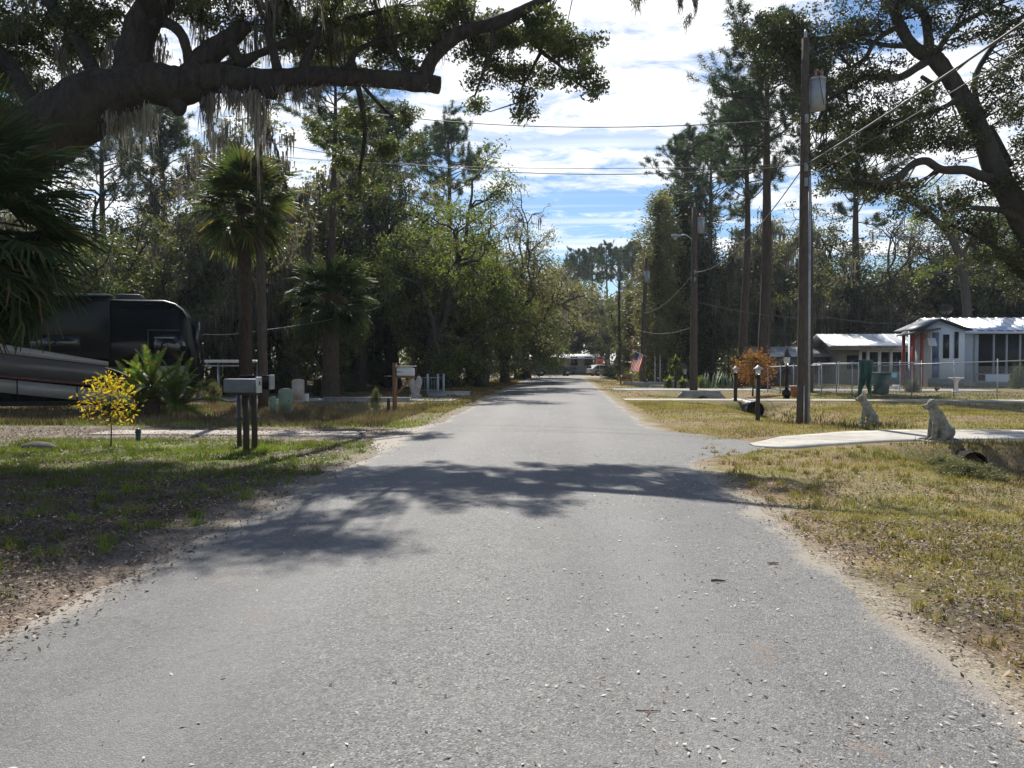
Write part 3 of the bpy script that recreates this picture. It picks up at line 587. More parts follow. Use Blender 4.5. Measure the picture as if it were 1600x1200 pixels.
def left_oak():
    g = np.random.default_rng(21); Y = 18.2; t = thing('live_oak', 'huge dark live oak whose sawn-off limb hangs with moss across the top left', 'tree', G(-190, 715) * 1.0)
    base = Vector(t.location); t.location = (GX(-230, Y), Y, 0); off = -np.array(t.location)
    wb = MB(); LL = []
    def L(pts, n=12, amt=.10, big=True):
        P, r = limb3(pts, Y, rs=.92); P = P + off; LL.append(P)
        if big: knobby_tube(wb, P, r, g, n, .14, 2)
        else: wb.tube(P, r, 8)
    # trunk out of frame on the left, then the great limb
    L([(-235, 690, 95, 0), (-225, 560, 75, 0), (-190, 430, 72, 0), (-110, 330, 68, 0), (-20, 262, 62, 0), (60, 215, 58, 0), (130, 170, 53, 0), (172, 148, 45, 0), (232, 131, 34, 0), (281, 135, 33, 0), (328, 124, 26, 0), (422, 128, 22, .1), (500, 119, 17, .2), (580, 122, 15, .3), (650, 128, 16, .4), (687, 133, 14, .4)], 16)
    L([(276, 150, 20, 0), (279, 166, 15, -.1), (280, 176, 8, -.2)], 10); L([(412, 136, 16, 0), (424, 146, 13, 0), (430, 153, 6, 0)], 10)
    L([(200, 130, 34, 0), (212, 80, 30, .2), (222, 40, 28, .3), (245, 5, 27, .3), (275, -40, 24, .4), (300, -110, 18, .8)], 14)
    L([(236, 38, 9, .2), (262, 36, 9, 0), (282, 52, 9, -.1), (292, 78, 9, -.1), (296, 105, 10, 0)], 10)
    L([(296, 120, 22, 0), (322, 88, 20, .2), (350, 68, 17, .3), (376, 48, 13, .3), (388, 38, 10, .3)], 12); L([(360, 66, 11, .3), (368, 85, 9, .2), (380, 100, 7, .2), (400, 88, 6, .2)], 8)
    L([(440, -20, 9, .3), (428, 10, 9, .2), (421, 45, 8, 0), (427, 80, 8, 0), (434, 112, 9, 0)], 8)
    L([(662, 122, 13, .4), (676, 92, 12, .4), (700, 64, 13, .4), (735, 46, 12, .4), (780, 34, 11, .4), (822, 14, 9, .5), (858, -6, 8, .6), (905, -40, 6, .8), (960, -70, 4, .9), (1020, -60, 3, 1)], 12)
    for pts in ([(815, 18, 6, .5), (832, 50, 5, .6), (846, 80, 4, .7), (872, 100, 3, .8), (900, 128, 2, .8), (935, 150, 1.2, .8)], [(846, 80, 3.5, .7), (830, 110, 2.5, .8), (815, 140, 2, .9), (812, 180, 1, .9)], [(872, 100, 3, .8), (880, 70, 2, .8), (905, 60, 1.4, .8)],
                [(770, 40, 5, .4), (768, 80, 4, .3), (756, 110, 3, .2), (742, 150, 1.6, .2)], [(640, 118, 5, .3), (620, 85, 4, .4), (600, 50, 4, .5), (585, 0, 3, .6)], [(540, 112, 6, .3), (560, 78, 5, .5), (600, 62, 4, .6), (640, 50, 3, .6)],
                [(470, 112, 8, .2), (490, 70, 7, .4), (515, 30, 6, .5), (530, -20, 5, .6)], [(330, 110, 8, .1), (410, 82, 7, .4), (470, 58, 6, .5), (545, 30, 5, .6), (620, 10, 4, .7)], [(150, 120, 14, .2), (120, 60, 12, .5), (80, 10, 10, .8), (40, -50, 8, 1)],
                [(60, 180, 16, .2), (20, 110, 14, .6), (-30, 50, 12, 1), (-90, -20, 9, 1.4)], [(300, -110, 18, .8), (360, -150, 12, .9), (450, -160, 8, 1.1), (560, -150, 5, 1.3)], [(-110, 330, 40, 0), (-150, 200, 34, .5), (-170, 80, 28, 1), (-150, -60, 20, 1.5), (-60, -180, 12, 2)], [(300, -110, 14, .8), (430, -70, 12, 4.5), (520, 20, 10, 7.5), (555, 120, 8, 8), (570, 200, 6, 8), (560, 280, 3, 8)], [(555, 120, 5, 8), (600, 170, 4, 8), (640, 200, 2, 8)]):
        L(pts, big=False)
    # clumps of leaves: photo x, y, radii, count
    CL = [(60, 50, 100, 60, 5200), (20, 130, 60, 45, 2200), (150, 40, 70, 45, 2600), (150, 75, 45, 25, 900), (330, 10, 60, 30, 1500), (370, 80, 30, 18, 350), (480, 60, 70, 40, 2400), (430, 20, 60, 30, 1500), (560, 40, 70, 38, 2600), (600, 85, 45, 22, 1100), (540, 75, 40, 18, 700), (650, 40, 60, 40, 2200), (640, 85, 30, 20, 500),
          (720, 25, 60, 30, 1700), (745, 75, 38, 28, 900), (790, 65, 42, 34, 1500), (840, 55, 42, 32, 1300), (880, 78, 34, 38, 1500), (905, 110, 26, 28, 800), (935, 142, 20, 14, 330), (868, 128, 22, 18, 420), (820, 110, 30, 26, 700), (815, 150, 20, 16, 300), (815, 178, 16, 12, 170), (745, 125, 22, 22, 330), (742, 163, 12, 14, 110), (782, 110, 28, 24, 500),
          (250, -60, 160, 50, 4200), (60, -60, 160, 60, 5200), (-80, 60, 120, 120, 7000), (-100, -120, 200, 90, 6500), (120, -150, 200, 70, 5200), (-260, 40, 140, 140, 5000), (500, -45, 130, 28, 2200), (700, -22, 90, 18, 1200), (350, -170, 150, 60, 3200), (-330, -60, 140, 120, 3600), (-240, 240, 90, 90, 2200),
          (860, 20, 30, 18, 350), (620, 110, 40, 14, 300),
          (560, 190, 50, 34, 1300, 8), (600, 240, 52, 30, 1300, 8), (540, 250, 40, 34, 900, 8.5), (520, 310, 30, 24, 500, 8), (630, 180, 34, 26, 700, 7.5), (575, 290, 36, 20, 500, 8), (490, 200, 36, 30, 700, 8.5), (650, 225, 26, 20, 350, 8),
          (60, -40, 130, 40, 3500, 4), (200, -60, 120, 40, 3500, 4), (330, -50, 100, 34, 2600, 3.5), (430, -70, 90, 30, 1900, 2.5), (480, -60, 70, 26, 1100, -2.6), (560, -75, 50, 20, 500, -2.6), (-150, 0, 150, 70, 4000, 3), (-60, 60, 120, 60, 3000, 5), (100, 20, 100, 40, 2200, 6), (240, -10, 90, 40, 1600, 6), (905, -48, 56, 18, 650, 4.2), (300, -90, 110, 36, 3600, 5), (420, -95, 90, 30, 2600, 4), (180, -90, 110, 36, 3600, 2.5), (380, -40, 70, 24, 1300, 6), (300, -130, 150, 40, 4200, 1), (200, -80, 140, 30, 3600, -1), (380, -80, 110, 30, 3200, 3), (700, 20, 60, 22, 1100, 2.5), (780, 40, 60, 24, 1300, 2.6), (860, 55, 50, 24, 1100, 3), (920, 75, 30, 26, 600, 2), (520, 50, 80, 30, 1800, 3), (620, 45, 70, 28, 1600, 3.5), (440, 40, 70, 30, 1400, 2.5), (130, 100, 60, 26, 1000, 2), (30, 190, 60, 40, 1500, 3)]
    lf = MB(); allc = []
    for (x, y, rx, ry, n, zo) in [(c + (None,))[:6] for c in CL]:
        zj = (g.uniform(.2, 2.4) if x > 500 else g.uniform(-.6, 3.0)) if zo is None else zo; c = np.array(PT(x, y, Y + zj)) + off; m = MPP(Y)
        k = max(3, int(n / 90)); cc = clump(g, c, (rx * m, max(.5, min(1.6, rx * m)), ry * m), k); C = np.repeat(cc, 150, 0) + rnd_unit(g, k * 150) * (g.random(k * 150) ** .5)[:, None] * np.array([.30, .30, .22])
        leaves(lf, g, C, .095, .42, up=.2); allc.append(cc)
        segs = np.vstack(LL)
        for q in cc[::2]:
            p = segs[np.argmin(((segs - q) ** 2).sum(1))]; m_ = (p + q) / 2 + g.normal(size=3) * .12
            if np.linalg.norm(p - q) < 4: wb.tube([p, m_, q], [.018, .012, .006], 4, cap=False)
    # higher canopy over the left verge
    gg = np.random.default_rng(90); segs = np.vstack(LL)
    hl = 1 / math.tan(SUN_EL)
    for i in range(88):
        xs, zs, H = gg.uniform(-9.6, -3.5), gg.uniform(6.5, 11.5), gg.uniform(10.6, 13.0)
        if i > 76: xs, zs = gg.uniform(-4.5, -2.0), gg.uniform(6.4, 7.1)
        if i % 9 == 0: continue
        c = np.array([xs + math.sin(SUN_AZ) * hl * H, zs + math.cos(SUN_AZ) * hl * H, H]) + off; C = c + rnd_unit(gg, 290) * (gg.random(290) ** .5)[:, None] * np.array([1.0, .9, .45]); leaves(lf, gg, C, .10, .5, up=.3); p = segs[np.argmin(((segs - c) ** 2).sum(1))]; wb.tube([p, (p + c) / 2 + gg.normal(size=3) * .3, c], [.05, .03, .012], 4, cap=False)
    # foliage outside the frame, over the left verge: it shades the ground
    wb.build('trunk', BARK, t, True); lf.build('crown', OAKL, t)
    ms = MB(); m = MPP(Y)
    def hang(x0, x1, y, n, L0, L1, dy=0, per=26, w=.028, sp=.10):
        A = [np.array(PT(g.uniform(x0, x1), y + g.uniform(-6, 6) + dy * g.random(), Y + g.uniform(-.3, .4) + (g.uniform(.6, 2.6) if y < 70 and per == 26 else 0))) + off for _ in range(n)]; moss(ms, g, A, per, (L0, L1), w, sp, 5)
    hang(300, 345, 145, 6, .7, 1.9); hang(345, 420, 148, 12, .4, 1.5); hang(395, 415, 150, 4, 2.0, 3.4); hang(425, 520, 138, 13, .3, 1.0); hang(560, 690, 138, 6, .1, .4, per=10)
    hang(170, 240, 178, 9, 1.0, 2.2); hang(20, 120, 215, 8, .8, 1.8); hang(100, 260, 40, 22, .8, 2.2, 60); hang(0, 110, 60, 18, .8, 2.2, 80); hang(190, 225, 165, 8, .8, 2.0); hang(150, 190, 185, 4, .7, 1.2); hang(300, 420, 20, 20, .8, 2.0, 50); hang(420, 640, 10, 34, .6, 1.7, 50); hang(640, 800, 20, 18, .5, 1.2, 35); hang(230, 300, 10, 8, .5, 1.2)
    hang(690, 780, 48, 7, .4, .9); hang(-250, 60, -60, 26, .8, 2.2, 120); hang(200, 700, -30, 30, .5, 1.4, 30, per=16); hang(325, 335, 150, 3, 1.8, 2.4); hang(286, 300, 100, 3, .5, 1.0)
    hang(1062, 1066, -4, 2, .55, .8, per=22, sp=.03); hang(1082, 1087, -4, 2, .55, .75, per=22, sp=.03); hang(1070, 1078, 30, 2, .3, .5, per=20, sp=.04); hang(985, 1010, -6, 4, .35, .65, per=20, sp=.05); hang(930, 1030, -14, 4, .1, .3, per=14)
    ms.build('spanish_moss', MOSS, t, kind='stuff')
    return t
def right_oak():
    g = np.random.default_rng(44); Y = 26.0; m = MPP(Y); t = thing('live_oak', 'big live oak with a bare curving trunk leaning in from the right edge', 'tree', (GX(1690, Y), Y, 0)); off = -np.array(t.location); wb = MB(); LL = []
    def L(pts, big=True):
        P, r = limb3(pts, Y, rs=.74); P = P + off; LL.append(P)
        if big: knobby_tube(wb, P, r, g, 12, .12, 2)
        else: wb.tube(P, r, 8)
    L([(1690, 650, 40, 0), (1675, 560, 33, 0), (1650, 460, 29, 0), (1604, 360, 24, 0), (1580, 310, 23, 0), (1556, 268, 22, 0), (1541, 228, 20, 0), (1522, 185, 19, 0), (1500, 148, 18, 0), (1478, 112, 17, 0), (1458, 90, 18, 0), (1430, 76, 12, 0), (1410, 48, 11, 0), (1398, 15, 10, 0), (1385, -30, 8, 0)])
    L([(1456, 92, 9, 0), (1435, 104, 8, -.2), (1405, 121, 7, -.3), (1375, 120, 6, -.4), (1348, 121, 6, -.4), (1322, 138, 5, -.5), (1292, 157, 3, -.6)]); L([(1452, 90, 11, 0), (1450, 55, 9, .2), (1444, 22, 8, .3), (1425, 5, 7, .4), (1400, -8, 6, .5)])
    L([(1562, 282, 11, 0), (1535, 276, 10, -.3), (1510, 266, 9, -.5), (1472, 265, 8, -.8), (1448, 252, 8, -1), (1428, 256, 7, -1.1), (1405, 274, 6, -1.2), (1380, 285, 4, -1.3), (1350, 282, 3, -1.4)])
    for pts in ([(1535, 185, 8, 0), (1524, 150, 6, .3), (1527, 112, 6, .5), (1555, 67, 5, .8), (1574, 41, 5, 1), (1605, 22, 4, 1)], [(1461, 85, 6, 0), (1487, 49, 6, .3), (1525, 24, 5, .5), (1562, 6, 4, .7)], [(1478, 112, 6, 0), (1460, 130, 5, -.2), (1440, 120, 4, -.4)], [(1560, 290, 10, 0), (1548, 240, 9, .6), (1545, 200, 8, .8), (1580, 260, 7, 1)],
                [(1405, 40, 6, 0), (1370, 62, 5, -.3), (1352, 90, 4, -.4), (1330, 105, 3, -.5)], [(1420, 72, 6, 0), (1380, 70, 5, .2), (1330, 58, 4, .4), (1270, 60, 4, .6), (1220, 62, 3, .7), (1190, 50, 2, .8)], [(1600, 340, 12, 0), (1630, 240, 10, .4), (1640, 140, 9, .6), (1620, 40, 7, 1)], [(1604, 350, 9, 0), (1570, 330, 7, -.5), (1520, 325, 5, -.8)], [(1640, 470, 16, 1), (1570, 400, 8, 1), (1530, 370, 6, 1), (1480, 350, 4, 1)], [(1501, 148, 6, 0), (1480, 165, 5, -.3), (1440, 180, 4, -.5), (1390, 190, 3, -.7)]): L(pts, False)
    CL = [(1180, 45, 36, 26, 420), (1225, 40, 44, 26, 900), (1215, 85, 50, 26, 1000), (1275, 75, 44, 34, 1000), (1250, 120, 40, 24, 650), (1320, 60, 34, 28, 620), (1345, 30, 36, 22, 600), (1395, 25, 34, 22, 420), (1340, 125, 50, 24, 800), (1390, 170, 60, 26, 900), (1330, 185, 42, 24, 600), (1440, 155, 40, 24, 560),
          (1385, 215, 52, 24, 1000), (1440, 215, 50, 22, 800), (1340, 250, 42, 24, 620), (1320, 285, 32, 20, 420), (1370, 290, 36, 18, 420), (1440, 292, 40, 16, 360), (1490, 225, 44, 22, 620), (1500, 190, 36, 20, 420), (1510, 305, 50, 18, 480), (1565, 130, 36, 30, 520), (1585, 180, 40, 30, 700), (1600, 230, 36, 26, 560), (1600, 90, 34, 26, 420),
          (1540, 60, 30, 20, 300), (1480, 60, 34, 16, 220), (1500, 20, 40, 18, 420), (1450, 8, 40, 14, 360), (1570, 20, 40, 22, 520), (1640, 60, 70, 60, 1600), (1690, 160, 70, 70, 1500), (1650, 280, 60, 44, 1000), (1590, 290, 40, 20, 420), (1400, -30, 120, 30, 1500), (1600, -50, 130, 50, 2200), (1750, 0, 100, 90, 1500), (1380, 100, 30, 20, 260), (1560, 350, 44, 26, 620), (1500, 350, 44, 22, 520), (1470, 322, 40, 16, 340), (1600, 420, 44, 40, 900), (1540, 400, 40, 24, 420), (1400, 322, 34, 14, 260), (1290, 262, 30, 24, 380), (1270, 190, 26, 30, 400), (1250, 60, 30, 30, 380)]
    lf = MB(); mp = []
    for (x, y, rx, ry, n) in CL:
        c = np.array(PT(x, y, Y + g.uniform(-.8, .8))) + off; k = max(3, int(n / 34)); cc = clump(g, c, (rx * m * 1.08, 1.2, ry * m * 1.1), k); mp.append(cc)
        C = np.repeat(cc, 95, 0) + rnd_unit(g, k * 95) * (g.random(k * 95) ** .5)[:, None] * np.array([.36, .36, .25]); leaves(lf, g, C, .10, .46, up=.2)
        segs = np.vstack(LL)
        for q in cc[::2]:
            p = segs[np.argmin(((segs - q) ** 2).sum(1))]
            if np.linalg.norm(p - q) < 5: wb.tube([p, (p + q) / 2 + g.normal(size=3) * .2, q], [.03, .02, .008], 4, cap=False)
    wb.build('trunk', BARKG, t, True); lf.build('crown', OAKD, t)
    ms = MB(); A = np.vstack(mp); moss(ms, g, A[g.integers(0, len(A), 70)], 12, (.3, .9), .03, .1, 4); ms.build('spanish_moss', MOSSD, t, kind='stuff')
left_oak(); right_oak()
def leaning_oak():
    g = np.random.default_rng(12); Y = 69.0; t = thing('oak_tree', 'slender oak with a curving pale trunk arching left between the two houses', 'tree', (GX(1517, Y), Y, 0), 0, 'trees standing behind the street'); off = -np.array(t.location); wb = MB(); LL = []
    for pts in ([(1517, 603, 9, 0), (1514, 520, 7, 0), (1508, 450, 6.5, 0), (1500, 405, 6, 0), (1484, 368, 5.5, 0), (1456, 338, 5, 0), (1416, 307, 4, 0), (1385, 300, 2.5, 0)], [(1500, 405, 4, 0), (1520, 370, 3, .5), (1550, 345, 2, 1)], [(1484, 368, 4, 0), (1470, 320, 3, .5), (1465, 290, 2, 1)], [(1508, 450, 3, 0), (1480, 430, 2, -.5), (1450, 425, 1.5, -1)]):
        P, r = limb3(pts, Y); P = P + off; wb.tube(P, r, 8); LL.append(P)
    lf = MB(); segs = np.vstack(LL); m = MPP(Y)
    for (x, y, rx, ry, n) in [(1400, 305, 40, 16, 700), (1440, 300, 40, 20, 700), (1470, 290, 40, 20, 700), (1550, 345, 36, 22, 700), (1450, 425, 36, 22, 600), (1520, 320, 36, 20, 600), (1430, 350, 30, 18, 420), (1560, 400, 30, 22, 500)]:
        c = np.array(PT(x, y, Y + g.uniform(-1, 1))) + off; cc = clump(g, c, (rx * m, 1.4, ry * m), max(3, n // 60)); C = np.repeat(cc, 60, 0) + rnd_unit(g, len(cc) * 60) * .45 * (g.random(len(cc) * 60) ** .5)[:, None]; leaves(lf, g, C, .14, .5, .2)
        for q in cc[::2]: p = segs[np.argmin(((segs - q) ** 2).sum(1))]; wb.tube([p, (p + q) / 2, q], [.05, .03, .01], 4, cap=False)
    wb.build('trunk', BARKG, t, True); lf.build('crown', LIME, t)
leaning_oak()
# ------------------------------------------------------------------ prototypes
OAKS = {'a': gen_oak(1, 12, 6.0, 2.8, nleaf=38000, ls=.135), 'b': gen_oak(2, 12, 5.0, 3.4, up=.7), 'c': gen_oak(3, 11, 6.5, 2.2, up=.4, mossn=110), 'd': gen_oak(4, 13, 4.6, 4.2, up=.8, mossn=70),
        'lime': gen_oak(5, 12, 5.4, 3.0, nleaf=44000, ls=.13, mossn=25, mats=(BARKG, LIME, MOSS)), 'lime2': gen_oak(15, 11, 6.0, 2.6, nleaf=38000, ls=.13, mossn=40, mats=(BARKG, OLIV, MOSS), up=.45),
        'dark': gen_oak(6, 13, 5.6, 3.0, nleaf=30000, ls=.18, mossn=40, mats=(BARK, OAKD, MOSSD)), 'bare': gen_oak(7, 14, 5.5, 4.0, nleaf=9000, ls=.13, mossn=60, mats=(BARKG, SPAR, MOSS), up=.75, clr=.45),
        'mossy': gen_oak(8, 12, 5.6, 3.2, nleaf=22000, mossn=480, mossL=(.9, 3.4), mats=(BARKG, OLIV, MOSS), up=.6)}
PINES = {'a': gen_pine(31, 20, .66, 4.2, nb=40), 'b': gen_pine(32, 18, .62, 3.4, nb=38), 'c': gen_pine(33, 22, .7, 3.6, nb=34)}
def gen_bush(seed, R_=1.0, H=1.2, n=5000, ls=.07, mat=OLIV, up=.3):
    g = np.random.default_rng(seed); wb = MB(); lf = MB(); cs = []
    for i in range(26):
        a = g.uniform(0, 6.28); e = g.uniform(.15, 1.4); L = g.uniform(.6, 1.05); d = np.array([math.cos(a) * math.cos(e) * R_, math.sin(a) * math.cos(e) * R_, math.sin(e) * H]); P = np.array([d * f * L + g.normal(size=3) * .04 * f for f in (0, .33, .66, 1)]); wb.tube(P, [.02, .015, .01, .005], 4, cap=False); cs += [P[3], P[2], P[3] * .85]
    T = np.array(cs); C = np.repeat(T, n // len(T), 0); C = C + rnd_unit(g, len(C)) * (g.random(len(C)) ** .6)[:, None] * np.array([R_, R_, H]) * .3; C[:, 2] = np.abs(C[:, 2]); leaves(lf, g, C, ls, .5, up)
    return dict(wood=wb.mesh('stems', BARKG), leaf=lf.mesh('foliage', mat))
BUSH = {'olive': gen_bush(1, mat=OLIV), 'dark': gen_bush(2, 1.1, 1.5, 6500, .08, OAKD), 'lime': gen_bush(3, 1, 1.3, 5200, .07, LIME)}
def gen_column(seed, H=10, r=.9, n=26000, mat=OLIV):     # ivy-clad trunk
    g = np.random.default_rng(seed); wb = MB(); wb.tube([(0, 0, -.1), (.1, 0, H * .5), (0, .1, H * .93)], [.3, .2, .06], 8); k = 260
    z = g.uniform(.2, H, k); rr = r * np.sqrt(np.clip(1 - (z / H) ** 3, .02, 1)) * g.uniform(.4, 1.1, k) * (.8 + .3 * np.sin(z * 1.7 + seed)); a = g.uniform(0, 6.28, k); T = np.stack([np.cos(a) * rr, np.sin(a) * rr, z], 1)
    C = np.repeat(T, n // k, 0); C = C + g.normal(size=C.shape) * np.array([.2, .2, .28]); C = C[C[:, 2] > 0]; lf = MB(); leaves(lf, g, C, .10, .55, .2)
    return dict(wood=wb.mesh('trunk', BARK), leaf=lf.mesh('foliage', mat))
COLM = {'a': gen_column(1), 'b': gen_column(2, 9, .8, 20000, SPAR), 'dark': gen_column(3, 11, 1.3, 30000, OAKD)}
def tree_at(name, T, H0, px, ytop, Y, label, group, xw=1.0, rz=0, cat='tree'):
    H = (566 - ytop) / F * Y + EYE; s = H / H0; x = GX(px, Y); return put_tree(name, T, (x, Y, gz(x, Y) if abs(x) < 30 and Y < 100 else 0), label, cat, group, rz, (s * xw, s * xw, s))
BG = 'trees standing behind the street'
O = OAKS; Pn = PINES
TREES = [
 # left side: x, top y, distance
 ('oak_tree', O['mossy'], 12, 40, 235, 42, 'grey moss-hung oak behind the motorhome at the far left edge', 1.2, 0),
 ('oak_tree', O['c'], 11, 150, 300, 38, 'spreading oak rising directly over the rear part of the motorhome roof', 1.1, 1),
 ('oak_tree', O['bare'], 14, 235, 215, 50, 'thin-leaved oak between motorhome and left cabbage palm, highest of those behind it', 1.1, 2),
 ('oak_tree', O['mossy'], 12, 320, 330, 40, 'moss-draped oak with crooked grey branches just left of the cabbage palm', 1.0, 3.3),
 ('oak_tree', O['a'], 12, 420, 300, 52, 'dark oak seen through the gap between cabbage palm and slender pole', 1.2, 4),
 ('oak_tree', O['mossy'], 12, 470, 250, 44, 'oak hung with long grey moss right of the slender wooden pole', 1.0, 5),
 ('oak_tree', O['d'], 13, 560, 165, 46, 'tall oak whose crown shows just below the sawn limb', .85, .5),
 ('bright_green_tree', O['lime'], 12, 672, 235, 45, 'bright green broadleaf tree with forked trunk, tallest beside the road on the left', 1.05, 1.5),
 ('bright_green_tree', O['lime2'], 11, 752, 330, 52, 'olive green tree leaning over the road edge left of the far bend', 1.1, 2.2),
 ('bright_green_tree', O['lime'], 12, 735, 360, 60, 'light green rounded tree behind the olive green leaning tree', .95, 4.2),
 ('oak_tree', O['bare'], 14, 812, 285, 78, 'almost bare tree with a fine twiggy top against the sky left of the road', .95, 2.6),
 ('oak_tree', O['mossy'], 12, 788, 420, 68, 'moss-hung oak arching low toward the end of the road on the left', 1.15, .9),
 ('oak_tree', O['lime2'], 11, 822, 400, 84, 'hazy olive oak at the far left end of the road', 1.1, 3.9),
 ('oak_tree', O['d'], 13, 365, 205, 60, 'tall oak filling the sky behind the slim cabbage palm crown', 1.2, 1.9),
 ('oak_tree', O['lime2'], 11, 455, 225, 56, 'tall olive oak between slim cabbage palm and stout palm, deep in the wood', 1.0, 0.8),
 ('oak_tree', O['mossy'], 12, 285, 185, 50, 'tall moss-hung oak filling the sky left of the slim palm under the great limb', 1.1, 2.7),
 ('oak_tree', O['mossy'], 12, 440, 175, 54, 'tall moss-hung oak right of the slim palm crown under the great limb', 1.0, 1.7),
 ('oak_tree', O['a'], 12, 615, 215, 52, 'tall dark oak between the slim pine and the bright green tree', 1.0, 2.9),
 ('bright_green_tree', O['lime2'], 11, 700, 262, 58, 'tall olive tree just behind the right side of the bright green tree', .9, 5.5),
 ('bright_green_tree', O['lime'], 12, 790, 345, 64, 'light green tree rounding off the left wood toward the gap of sky', .9, 0.3),
 ('oak_tree', O['a'], 12, 150, 215, 52, 'broad oak above the middle of the motorhome roof', 1.1, 4.7),
 ('oak_tree', O['dark'], 13, 30, 300, 46, 'dark oak hidden mostly by the near drooping palm', 1.1, 0.9),
 ('oak_tree', O['dark'], 13, 600, 400, 56, 'low dark oak behind the wooden mailbox post', 1.2, 1.1),
 ('oak_tree', O['c'], 11, 510, 430, 38, 'low spreading oak shading the ground behind the stout cabbage palm', .8, 2.8),
 ('oak_tree', O['dark'], 13, 700, 430, 50, 'dark low-branched oak over the hedge on the left roadside', .9, 5.1),
 ('oak_tree', O['dark'], 13, 250, 390, 60, 'dark oak deep in the wood right behind the front of the motorhome', 1.3, 2.0),
 ('oak_tree', O['d'], 13, 90, 180, 60, 'tall narrow oak furthest back behind the motorhome roof', 1.1, 3.0),
 # far end
 ('oak_tree', O['mossy'], 12, 905, 440, 122, 'far oak veiled in moss directly behind the end of the road', 1.2, .3),
 ('oak_tree', O['mossy'], 12, 955, 440, 118, 'far mossy oak above the red stop sign', 1.1, 2.3),
 ('oak_tree', O['c'], 11, 855, 445, 118, 'spreading far oak over the dark blue car', 1.15, 4.4),
 ('oak_tree', O['a'], 12, 990, 430, 84, 'hazy oak between the two furthest utility poles', .9, 1.9),
 # right side
 ('oak_tree', O['mossy'], 12, 1105, 345, 71, 'dark oak curtained with moss behind the utility pole with street light', 1.0, 1.2),
 ('oak_tree', O['mossy'], 12, 1185, 335, 74, 'oak with pale grey moss curtains between the two straight pine trunks', 1.1, 3.1),
 ('oak_tree', O['mossy'], 12, 1250, 330, 84, 'moss-hung oak above the low shed roof, behind the front utility pole', 1.1, 5.2),
 ('oak_tree', O['dark'], 13, 1330, 325, 94, 'dark evergreen oak rising over the middle house', 1.2, 2.4),
 ('oak_tree', O['bare'], 14, 1400, 320, 90, 'brownish thin-leaved oak behind the middle house roof', 1.1, 4.9),
 ('oak_tree', O['lime2'], 11, 1450, 340, 100, 'olive green tree between the middle house and the blue house', 1.2, 1.4),
 ('oak_tree', O['dark'], 13, 1535, 295, 90, 'tall dark oak rising over the ribbed white roof', 1.1, .2),
 ('oak_tree', O['a'], 12, 1600, 320, 88, 'oak cut by the right edge of the picture behind the blue house', 1.2, 3.6),
 ('oak_tree', O['lime2'], 11, 1490, 330, 100, 'pale green sunlit tree deep behind the satellite dish', 1.1, 3.2),
 ('oak_tree', O['d'], 13, 1290, 320, 96, 'distant oak left of the dark evergreen, over the sheds', 1.2, .4),
]
for (nm, T, H0, px, yt, Y, lb, xw, rz) in TREES: tree_at(nm, T, H0, px, yt, Y, lb, BG, xw, rz)
PG = 'tall pines along the street'
PT_ = [
 (Pn['c'], 22, 523, 90, 40, 'stout straight pine trunk rising behind the stout cabbage palm', 1, 0), (Pn['b'], 18, 588, 165, 58, 'slimmer pine left of the bright green tree', 1.1, 1), (Pn['a'], 20, 700, 200, 75, 'distant pine whose top shows above the bright green tree', 1, 2),
 (Pn['b'], 18, 255, 150, 58, 'pine seen under the great limb at upper left', 1.0, 3), (Pn['a'], 20, 165, 165, 66, 'pine behind the near palm, furthest left of the pines', 1.1, 5),
 (Pn['a'], 20, 1195, 62, 50, 'tallest pine on the right with the widest open crown', 1.08, .6), (Pn['b'], 18, 1163, 165, 55, 'pine with dense crown just left of the tallest one', .9, 2), (Pn['c'], 22, 1072, 222, 74, 'far pine with small flat crown right of the gap in the sky', 1.15, 3.5),
 (Pn['c'], 22, 1262, 130, 46, 'pine trunk standing close behind the front utility pole', .9, 1.2), (Pn['b'], 18, 1335, 210, 90, 'distant pine showing through the big right-hand oak', 1.1, 0.4), (Pn['a'], 20, 1110, 235, 88, 'dark pine between the far pine and the dense one', 1.0, 4.1)]
for (T, H0, px, yt, Y, lb, xw, rz) in PT_: tree_at('pine_tree', T, H0, px, yt, Y, lb, PG, xw, rz)
g = random.Random(5)
FP = [(905, 398, 158), (925, 392, 170), (948, 387, 160), (968, 395, 175), (987, 384, 158), (1004, 396, 168), (890, 408, 175), (1020, 392, 180)]
for i, (px, yt, Y) in enumerate(FP):
    lb = 'far blue-green pine at the end of the road, %s of the eight' % ['second from the left', 'third from the left', 'fourth from the left', 'fifth from the left', 'sixth from the left', 'second from the right', 'leftmost', 'rightmost'][i]
    tree_at('pine_tree', Pn['abc'[i % 3]], (20, 18, 22)[i % 3], px, yt, Y, lb, 'far pines at the end of the road', .85, i * 1.3)
CT = [(COLM['a'], 10, 1030, 315, 66, 'ivy-smothered tree forming a tall leafy column beside the sky gap'), (COLM['dark'], 11, 1062, 300, 69, 'dark ivy-covered tree behind the utility pole with street light'), (COLM['b'], 9, 1012, 400, 70, 'pale leafy column tree close behind the leaning utility pole'), (COLM['dark'], 11, 1092, 320, 73, 'dark creeper-clad trunk right of the street light'),
      (COLM['a'], 10, 985, 455, 78, 'shorter ivy-covered tree behind the American flag')]
for (T, H0, px, yt, Y, lb) in CT: tree_at('ivy_tree', T, H0, px, yt, Y, lb, 'ivy-covered trees right of the road', 1.55, px * .1)
